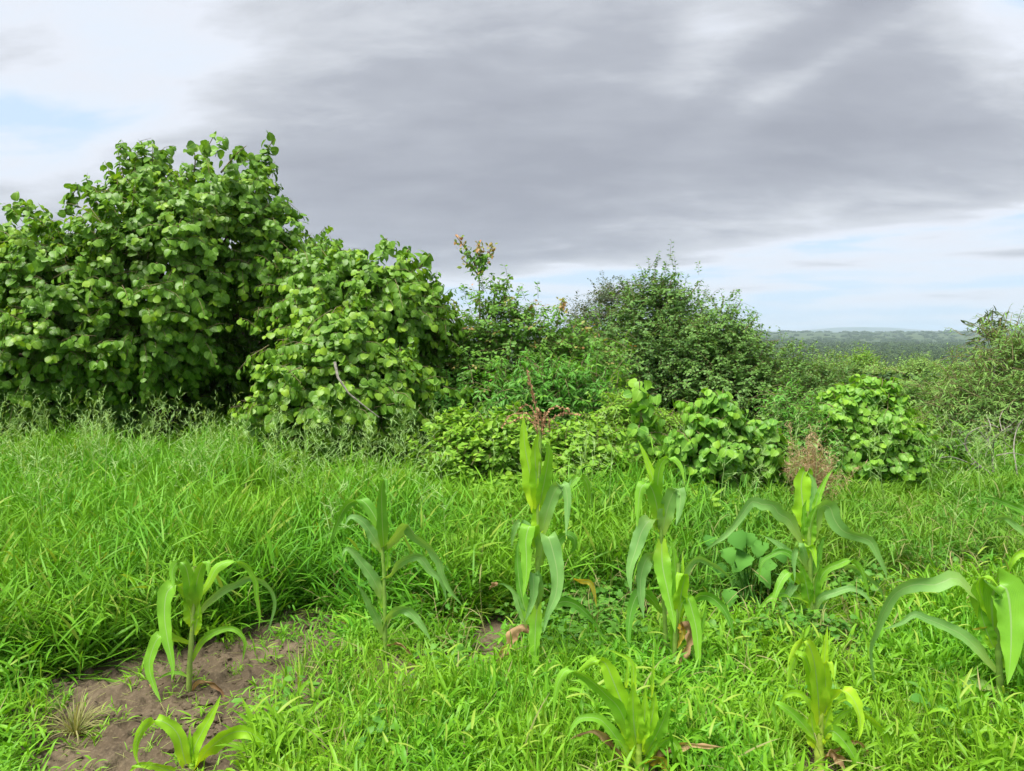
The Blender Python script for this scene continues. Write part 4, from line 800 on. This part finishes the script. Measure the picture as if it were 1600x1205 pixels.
def plume(name, seed, coll):
    rg = np.random.default_rng(seed); h = .85; Vs, Fs, off = [], [], 0
    az_ = rg.uniform(0, 6.28); b = np.zeros((1, 3)); d0 = np.array([[math.cos(az_)*.12, math.sin(az_)*.12, 1.]])
    V, F, m = ribbon_blades(b, d0, np.array([h]), np.array([.0042]), np.array([.02]), 4, 0, rg); Vs.append(V); Fs.append(F); off += len(V)
    St = V.reshape(1, 5, 2, 3).mean(2)[0]; n = 14; t = np.linspace(.62, 1, n); pos = np.array([[np.interp(x, np.linspace(0, 1, 5), St[:, c]) for c in range(3)] for x in t])
    aa = rg.uniform(0, 6.28, n); e_ = rg.uniform(.35, .9, n); d = np.stack([np.cos(aa)*np.cos(e_), np.sin(aa)*np.cos(e_), np.sin(e_)], -1)
    L_ = .11*(1.15-np.linspace(0, .8, n)); V, F, m = ribbon_blades(pos, d, L_, np.full(n, .0035), np.full(n, .05), 4, 0, rg); Vs.append(V); Fs.append(F+off); off += len(V)
    Br = V.reshape(n, 5, 2, 3).mean(2); n2 = 5; ps = np.concatenate([Br[:, k] for k in (1, 2, 2, 3, 4)]); dd = unit(np.tile(d, (n2, 1))+rg.normal(size=(n*n2, 3))*.6)
    V, F, m = ribbon_blades(ps, dd, np.full(n*n2, .028), np.full(n*n2, .004), np.full(n*n2, .05), 4, 0, rg); Vs.append(V); Fs.append(F+off)
    me = mesh_np(name, np.concatenate(Vs), np.concatenate(Fs), M['plume'], rg.random(sum(len(v) for v in Vs))*.9)
    o = bpy.data.objects.new(name, me); coll.objects.link(o)
def weed_proto(name, seed, coll, mat, nst=6, size=.03, protos=None, tall=.17):
    rg = np.random.default_rng(seed); n = nst*7; aa = rg.uniform(0, 6.28, n); r = rg.uniform(.01, .13, n)
    pos = np.stack([np.cos(aa)*r, np.sin(aa)*r, rg.uniform(.04, tall, n)*(1-r*2)], -1); d = unit(np.stack([np.cos(aa), np.sin(aa), rg.uniform(-.3, .3, n)], -1)); nr = unit(np.array([0, 0, 1.])+rg.normal(size=(n, 3))*.35)
    V, F, T_, Yg, U = bake(protos, pos, frames(d, nr), size*rg.uniform(.7, 1.3, n), rg.random(n)*.9, rg.random(n)*.2)
    Vq = V; Fq = np.concatenate([F, F[:, 2:3]], 1)
    me = mesh_np(name, Vq, F, mat, T_, Yg, U)
    o = bpy.data.objects.new(name, me); coll.objects.link(o)

def scatter(name, label, cat, coll, nvar, pts, rotz, tilt, scale):
    n = len(pts); me = bpy.data.meshes.new(name); me.vertices.add(n); me.vertices.foreach_set('co', np.ascontiguousarray(pts, np.float32).ravel())
    for nm, ty, arr, key in (('rot', 'FLOAT_VECTOR', np.stack([tilt[:, 0], tilt[:, 1], rotz], -1), 'vector'), ('scl', 'FLOAT_VECTOR', scale, 'vector'), ('idx', 'INT', RNG.integers(0, nvar, n), 'value')):
        at = me.attributes.new(nm, ty, 'POINT'); at.data.foreach_set(key, np.ascontiguousarray(arr, np.int32 if ty == 'INT' else np.float32).ravel())
    o = ob(name, me, None, 'stuff'); tag(o, label, cat)
    ng = bpy.data.node_groups.new(name+'_scatter', 'GeometryNodeTree')
    ng.interface.new_socket('Geometry', in_out='INPUT', socket_type='NodeSocketGeometry'); ng.interface.new_socket('Geometry', in_out='OUTPUT', socket_type='NodeSocketGeometry')
    gi = ng.nodes.new('NodeGroupInput'); go = ng.nodes.new('NodeGroupOutput'); ci = ng.nodes.new('GeometryNodeCollectionInfo'); ip = ng.nodes.new('GeometryNodeInstanceOnPoints')
    ci.inputs['Collection'].default_value = coll; ci.inputs['Separate Children'].default_value = True; ci.inputs['Reset Children'].default_value = True
    ng.links.new(gi.outputs[0], ip.inputs['Points']); ng.links.new(ci.outputs[0], ip.inputs['Instance']); ip.inputs['Pick Instance'].default_value = True
    def na_(nm, ty):
        q = ng.nodes.new('GeometryNodeInputNamedAttribute'); q.data_type = ty; q.inputs[0].default_value = nm; return q.outputs[0]
    ng.links.new(na_('idx', 'INT'), ip.inputs['Instance Index']); ng.links.new(na_('rot', 'FLOAT_VECTOR'), ip.inputs['Rotation']); ng.links.new(na_('scl', 'FLOAT_VECTOR'), ip.inputs['Scale'])
    ng.links.new(ip.outputs[0], go.inputs[0])
    md = o.modifiers.new('scatter', 'NODES'); md.node_group = ng
    return o
def C_(nm): return bpy.data.collections.new(nm)
cT, cF, cS, cP, cW, cB, cY, cH, cD = C_('tall_tufts'), C_('field_tufts'), C_('short_tufts'), C_('plume_kinds'), C_('weed_kinds'), C_('crown_kinds'), C_('fine_tufts'), C_('herb_kinds'), C_('dead_tufts')
for k in range(5): tuft('tall_tuft_%d' % k, M['tall'], 100+k, 9, .60, .50, 6, .22, .0100, .75, .18, .10, 12, 0., .12, cT)
for k in range(2): tuft('tall_tuft_wide_%d' % k, M['tall'], 120+k, 6, .52, .6, 6, .25, .018, .6, .22, .09, 10, .25, .05, cT)
for k in range(5): tuft('field_tuft_%d' % k, M['field'], 130+k, 10, .30, .8, 5, .13, .0085, .55, .22, .10, 12, 0., .15, cF)
for k in range(6):
    if k % 2: tuft('short_tuft_%d' % k, M['short'], 140+k, 7, .13, 1.0, 6, .085, .0075, .6, .28, .08, 8, .2, .10, cS)
    else: tuft('short_tuft_%d' % k, M['short'], 140+k, 6, .11+.015*k, 1.3, 5, .10, .0125, .5, .30, .09, 5, .3, .06, cS)
for k in range(3): tuft('fine_tuft_%d' % k, M['short'], 150+k, 3, .2, .5, 4, .10, .005, .9, .12, .05, 34, 0., .35, cY)
for k in range(3): tuft('dead_tuft_%d' % k, M['straw'], 190+k, 2, .25, .9, 2, .14, .0055, .5, .3, .08, 4, .2, 0., cD)
for k in range(4): plume('plume_%d' % k, 160+k, cP)
for k in range(3): weed_proto('weed_%d' % k, 170+k, cW, M['weed'], 7, .028, L_OVAL if k == 2 else L_ROUND)
for k in range(3): weed_proto('tall_herb_%d' % k, 180+k, cH, M['herb'], 14, .06, L_OVAL, .45)

front_x = [-900, 0, 80, 160, 250, 350, 430, 500, 560, 700, 800, 900, 1000, 1100, 1200, 1300, 1420, 1500, 1700, 2500]
front_y = [1180, 1105, 1080, 1048, 1026, 1008, 982, 970, 995, 985, 975, 965, 975, 965, 950, 940, 915, 900, 905, 950]
def sample(n, y0, y1, margin=1000):
    n = int(n*(800+margin)/1060)
    """uniform on the ground between two distances, a little wider than the view"""
    y = np.sqrt(RNG.uniform(y0*y0, y1*y1, n)); hw = (800+margin)/FPX; x = RNG.uniform(-hw, hw, n)*y; return x, y
def mk(pts_x, pts_y, scale, tiltamt=.12, sz=None):
    n = len(pts_x); s = np.stack([scale, scale, scale if sz is None else sz], -1); z = soil_h(pts_x, pts_y)*.6
    return np.stack([pts_x, pts_y, z-.01], -1), RNG.uniform(0, 6.283, n), RNG.normal(size=(n, 2))*tiltamt, s
hh = lambda x, y, f, s: vnoise(x*f+50, y*f+50, s)
holes = [(765, 1000, 32, 45), (660, 1060, 18, 14), (1010, 985, 30, 22), (1190, 960, 24, 14), (1330, 985, 26, 18), (1340, 1040, 20, 26), (1130, 1010, 20, 12), (830, 1110, 26, 14), (760, 1160, 16, 12), (1350, 1150, 26, 20), (905, 905, 30, 20), (1470, 900, 20, 14)]
def clear_of_corn(x, y):
    k = np.ones(x.shape, bool)
    for a, b in CORN_BASES:
        r = .15 if b < 3.3 else .07
        k &= (x-a)**2+((y-b+.05)/1.3)**2 > r*r
    return k
def holemask(px, py):
    k = np.ones(px.shape, bool); fy0 = np.interp(px, front_x, front_y)
    k &= ~((np.abs(py-fy0+6-10*vnoise(px/60., px*0, 33)) < 24*vnoise(px/38., py/30., 31)) & (px > 430))
    k &= ~((vnoise(px/45., py/22., 35) > .80) & (py > fy0-90) & (py < fy0+110) & (px > 430))
    for a, b, ra, rb in holes: k &= ((px-a)/ra)**2+((py-b)/rb)**2 > 1
    return k
# tall zone, left and centre
x, y = sample(7800, 2.9, 8.5); px, py = proj(x, y, 0); fy = np.interp(px, front_x, front_y)
right = sstep(940, 1120, px)
keep = (py < fy) & (RNG.random(len(x)) > right) & ~in_poly(px, py, soil_poly) & holemask(px, py)
x, y, px, py, fy = (v[keep] for v in (x, y, px, py, fy))
near = sstep(0, 70, fy-py); hs = (.64+.18*near)*(.72+.5*hh(x, y, 1.8, 5)+.22*RNG.random(len(x)))*(1-.18*sstep(520, 700, px)*(1-sstep(900, 1000, px)))
p_, r_z, tl, s = mk(x, y, .80+.25*RNG.random(len(x)), .16, hs)
scatter('tall_grass', 'tall lush green grass mass between the bare soil and the leafy trees', 'grass', cT, 7, p_, r_z, tl, s)
nT = len(x)
# field on the right
x, y = sample(9500, 3.1, 9.5); px, py = proj(x, y, 0); fy = np.interp(px, front_x, front_y)
right = sstep(900, 1080, px); keep = (py < fy+10) & (RNG.random(len(x)) < right) & holemask(px, py); x, y, px, py = (v[keep] for v in (x, y, px, py))
p_, r_z, tl, s = mk(x, y, .85+.35*RNG.random(len(x)), .2, (.45+.6*hh(x, y, 1.6, 6)+.3*RNG.random(len(x)))*(1+.55*(1-sstep(1150, 1350, px))))
scatter('field_grass', 'matted mid-green grass field on the right behind the corn', 'grass', cF, 5, p_, r_z, tl, s); nF = len(x)
# short foreground grass
x, y = sample(4600, 1.9, 4.6); px, py = proj(x, y, 0); fy = np.interp(px, front_x, front_y)
keep = (py > fy-25) & ~in_poly(px, py, soil_poly) & holemask(px, py) & clear_of_corn(x, y) & (hh(x, y, 7, 9)*.7+hh(x, y, 2.5, 19)*.3+RNG.random(len(x))*.2 > .47); x, y, px, py = (v[keep] for v in (x, y, px, py))
p_, r_z, tl, s = mk(x, y, .8+.45*RNG.random(len(x)), .22, (.75+.6*hh(x, y, 2.2, 7))*(1+.5*sstep(1380, 1500, px)))
scatter('short_grass', 'short bright yellow-green grass and weeds in the foreground', 'grass', cS, 6, p_, r_z, tl, s); nS = len(x)
x, y = sample(1500, 5.6, 8.2); px, py = proj(x, y, 0); keep = (px > 620) & (px < 1330) & (RNG.random(len(x)) < .6); x, y = x[keep], y[keep]
p_, r_z, tl, s = mk(x, y, .7+.4*RNG.random(len(x)), .3, .38+.42*RNG.random(len(x)))
scatter('shaggy_grass', 'long shaggy grass at the feet of the middle and right shrubs', 'grass', cT, 7, p_, r_z, tl, s)
# finer upright grass clumps
x, y = sample(2600, 1.9, 3.9); px, py = proj(x, y, 0)
dens = np.exp(-((px-835)/70)**2-((py-1170)/70)**2)+.5*np.exp(-((px-1530)/130)**2-((py-1140)/90)**2)+.35*np.exp(-((px-1200)/60)**2-((py-1170)/60)**2)+.25*np.exp(-((px-560)/140)**2-((py-1120)/70)**2)+.12*(vnoise(x*3., y*3., 41) > .45)*(~in_poly(px, py, soil_poly))
keep = (RNG.random(len(x)) < dens) & clear_of_corn(x, y); x, y = x[keep], y[keep]
p_, r_z, tl, s = mk(x, y, .8+.4*RNG.random(len(x)), .12)
scatter('fine_grass', 'fine upright yellow-green grass clumps beside the young corn', 'grass', cY, 3, p_, r_z, tl, s)
# small weeds on the bare soil
x, y = sample(2600, 1.9, 4.2); px, py = proj(x, y, 0); keep = in_poly(px, py, soil_poly) & ((RNG.random(len(x)) < .09) | ((px > 390) & (RNG.random(len(x)) < .28)) | ((py < 1040) & (RNG.random(len(x)) < .05)) | ((px < 75) & (RNG.random(len(x)) < .4))); x, y = x[keep], y[keep]
p_, r_z, tl, s = mk(x, y, .35+.35*RNG.random(len(x)), .3)
scatter('soil_weeds', 'sparse small grass seedlings on the bare soil', 'grass', cS, 6, p_, r_z, tl, s)
# plumes
x, y = sample(900, 4.3, 7.4); px, py = proj(x, y, 0); keep = (RNG.random(len(x)) < np.where(px < 640, .50, .16)*sstep(4.3, 6., y)+.02); x, y = x[keep], y[keep]
p_, r_z, tl, s = mk(x, y, 1.+.4*RNG.random(len(x)), .13, .95+.38*RNG.random(len(x)))
scatter('grass_seed_heads', 'pale branching grass seed heads standing above the tall grass', 'grass', cP, 4, p_, r_z, tl, s)
x, y = sample(1500, 1.9, 6.5); px, py = proj(x, y, 0); keep = ~in_poly(px, py, soil_poly) & (RNG.random(len(x)) < .55); x, y = x[keep], y[keep]
p_, r_z, tl, s = mk(x, y, .8+.6*RNG.random(len(x)), .35, np.where(y > 3.7, 1.5, .7)*(.7+.5*RNG.random(len(x))))
scatter('dead_grass', 'dry straw-coloured blades caught among the green grass', 'grass', cD, 3, p_, r_z, tl, s)
# ground weeds
x, y = sample(5200, 2.2, 6.5); px, py = proj(x, y, 0)
dens = np.exp(-((px-920)/55)**2-((py-985)/35)**2)+.8*np.exp(-((px-1230)/70)**2-((py-1010)/28)**2)+.5*np.exp(-((px-1350)/60)**2-((py-930)/25)**2)+.02+.12*(py < 900)*(px > 650)
keep = (RNG.random(len(x)) < dens) & ~in_poly(px, py, soil_poly); x, y = x[keep], y[keep]
p_, r_z, tl, s = mk(x, y, .8+.6*RNG.random(len(x)), .2)
scatter('broad_leaved_weeds', 'low round-leaved weeds creeping among the corn and grass', 'weeds', cW, 3, p_, r_z, tl, s)

x, y = sample(2200, 4.9, 7.8); px, py = proj(x, y, 0); keep = (px > 560) & (px < 1200) & (RNG.random(len(x)) < (.6*hh(x, y, 1.7, 12)+.15)*sstep(4.8, 5.8, y))
x, y = x[keep], y[keep]; p_, r_z, tl, s = mk(x, y, .8+.6*RNG.random(len(x)), .15, .6+.8*RNG.random(len(x)))
scatter('herb_undergrowth', 'leafy herbs crowding between the grass and the middle shrubs', 'herbs', cH, 3, p_, r_z, tl, s)

# clods and straw litter on the soil
def clods():
    Vi = unit(np.array([(RNG.normal(), RNG.normal(), RNG.normal()) for _ in range(12)]))
    import bmesh
    bm = bmesh.new(); bmesh.ops.create_icosphere(bm, subdivisions=1, radius=1); V0 = np.array([v.co[:] for v in bm.verts]); F0 = np.array([[v.index for v in f.verts] for f in bm.faces]); bm.free()
    x = RNG.uniform(-2.4, -.5, 2600); y = RNG.uniform(1.8, 4.2, 2600); px, py = proj(x, y, 0); k = in_poly(px, py, soil_poly) & (vnoise(x*5, y*5, 8)+RNG.random(2600)*.3 > .52); x, y = x[k], y[k]; n = len(x)
    sz = RNG.uniform(.003, .010, n)+(RNG.random(n) < .16)*RNG.uniform(.004, .018, n); V = V0[None]*(1+RNG.normal(size=(n, len(V0), 1))*.18)*sz[:, None, None]*np.array([1.2, 1, .65]); V += np.stack([x, y, soil_h(x, y)+sz*.3], -1)[:, None]
    F = (F0[None]+(np.arange(n)*len(V0))[:, None, None]).reshape(-1, 3)
    tag(ob('soil_clods', mesh_np('soil_clods', V.reshape(-1, 3), F, M['ground'], smooth=False), None, 'stuff'), 'small crumbly clods lying on the bare soil', 'soil')
    x = RNG.uniform(-2.4, -.5, 1500); y = RNG.uniform(1.8, 4.2, 1500); px, py = proj(x, y, 0); k = in_poly(px, py, soil_poly) & (RNG.random(1500) < .7); x, y = x[k], y[k]; n = len(x)
    aa = RNG.uniform(0, 6.28, n); d = np.stack([np.cos(aa), np.sin(aa), RNG.uniform(0, .35, n)], -1)
    V, F, m = ribbon_blades(np.stack([x, y, soil_h(x, y)+.002], -1), d, RNG.uniform(.02, .13, n), np.full(n, .0028), np.full(n, .06), 4)
    tag(ob('straw_litter', mesh_np('straw_litter', V, F, M['straw'], RNG.random(len(V))*.9), None, 'stuff'), 'dry straw bits scattered on the bare soil', 'straw')
clods()
# withered clump
def withered():
    b = G(118, 1165); b[2] = soil_h(b[:1], b[1:2])[0]; n = 120; aa = RNG.uniform(0, 6.28, n); e_ = RNG.uniform(.5, 1.4, n); d = np.stack([np.cos(aa)*np.cos(e_), np.sin(aa)*np.cos(e_), np.sin(e_)], -1)
    V, F, m = ribbon_blades(np.stack([np.cos(aa), np.sin(aa), 0*aa], -1)*RNG.uniform(0, .03, n)[:, None], d, RNG.uniform(.08, .19, n), np.full(n, .005), RNG.uniform(.2, .55, n), 4)
    o = ob('withered_grass_clump', mesh_np('withered_grass_clump', V, F, M['straw'], np.repeat(RNG.random(n)*.99, m))); o.location = b; tag(o, 'withered yellow grass clump alone on the bare soil', 'grass')
withered()

# ============================================================ far woods down the slope, across the valley and on the ridge
def crown(name, seed, coll, nq, size):
    rg = np.random.default_rng(seed); lob = [(rg.normal(size=3)*np.array([.42, .42, .18])+np.array([0, 0, .62]), rg.uniform(.32, .5)) for _ in range(6)]
    k = rg.integers(0, 6, nq); u = unit(rg.normal(size=(nq, 3))); pos = np.array([l[0] for l in lob])[k]+u*np.array([l[1] for l in lob])[k][:, None]*rg.uniform(.8, 1.05, nq)[:, None]*np.array([1, 1, .8])
    d = unit(rg.normal(size=(nq, 3))); nr = unit(u+rg.normal(size=(nq, 3))*.5+np.array([0, 0, .4])); V, F, T_, Yg, U = bake([diamond(.45, .05)], pos, frames(d, nr), size*rg.uniform(.7, 1.3, nq), rg.random(nq)*.9, (rg.random(nq) < .1)*.7)
    o = bpy.data.objects.new(name, mesh_np(name, V, F, M['far'], T_, Yg)); coll.objects.link(o)
cFar = C_('far_crown_kinds')
for k in range(4): crown('far_crown_%d' % k, 200+k, cFar, 700, .16)
n = 20000; yy = np.exp(RNG.uniform(math.log(17), math.log(3100), n)); xx = RNG.uniform(-1.25, 1.25, n)*yy
keep = RNG.random(n) < np.clip(1.2, 0, 1); xx, yy = xx[keep], yy[keep]; dscale = np.clip(.9+yy/130, .9, 8.)*RNG.uniform(.6, 1.25, len(xx))
keep = ~((yy < 24) & (RNG.random(len(xx)) < .4)); xx, yy, dscale = xx[keep], yy[keep], dscale[keep]
z = terrain(xx, yy); pts = np.stack([xx, yy, z-.25*dscale], -1)
scatter('far_woods', 'wooded valley floor and ridge fading towards the horizon', 'woods', cFar, 4, pts, RNG.uniform(0, 6.28, len(xx)), np.zeros((len(xx), 2)), np.stack([dscale*1.15, dscale*1.15, dscale*.78], -1))
# low scrub just beyond the thicket so that no bare soil shows between the shrubs
x, y = sample(3200, 7.5, 18, 700); s0 = RNG.uniform(1.0, 2.2, len(x)); 
scatter('rough_grass', 'rough long grass behind and between the shrubs', 'grass', cF, 5, np.stack([x, y, terrain(x, y)-.02], -1), RNG.uniform(0, 6.28, len(x)), RNG.normal(size=(len(x), 2))*.15, np.stack([s0, s0, s0*.9], -1))

# ============================================================ air
def haze():
    import bmesh
    bm = bmesh.new(); bmesh.ops.create_cube(bm, size=1); me = bpy.data.meshes.new('haze'); bm.to_mesh(me); bm.free()
    o = ob('haze', me, None, 'stuff'); o['label'] = 'thin bluish haze in the air over the valley'; o['category'] = 'haze'
    lo, hi = -22., 125.; o.scale = (19600, 19600, hi-lo); o.location = (0, 0, (hi+lo)/2)
    m = bpy.data.materials.new('haze'); m.use_nodes = True; nt = m.node_tree; nt.nodes.clear(); out = N(nt, 'ShaderNodeOutputMaterial'); v = N(nt, 'ShaderNodeVolumePrincipled')
    v.inputs['Color'].default_value = (.66, .80, 1., 1); v.inputs['Density'].default_value = HAZE; v.inputs['Density Attribute'].default_value = ''
    nt.links.new(v.outputs[0], out.inputs['Volume']); me.materials.append(m)
HAZE = .00016
haze()
tot = sum(len(o.data.polygons) for o in bpy.data.objects if o.type == 'MESH'); print('polys', tot, 'objs', len(bpy.data.objects), 'tufts', nT, nF, nS)
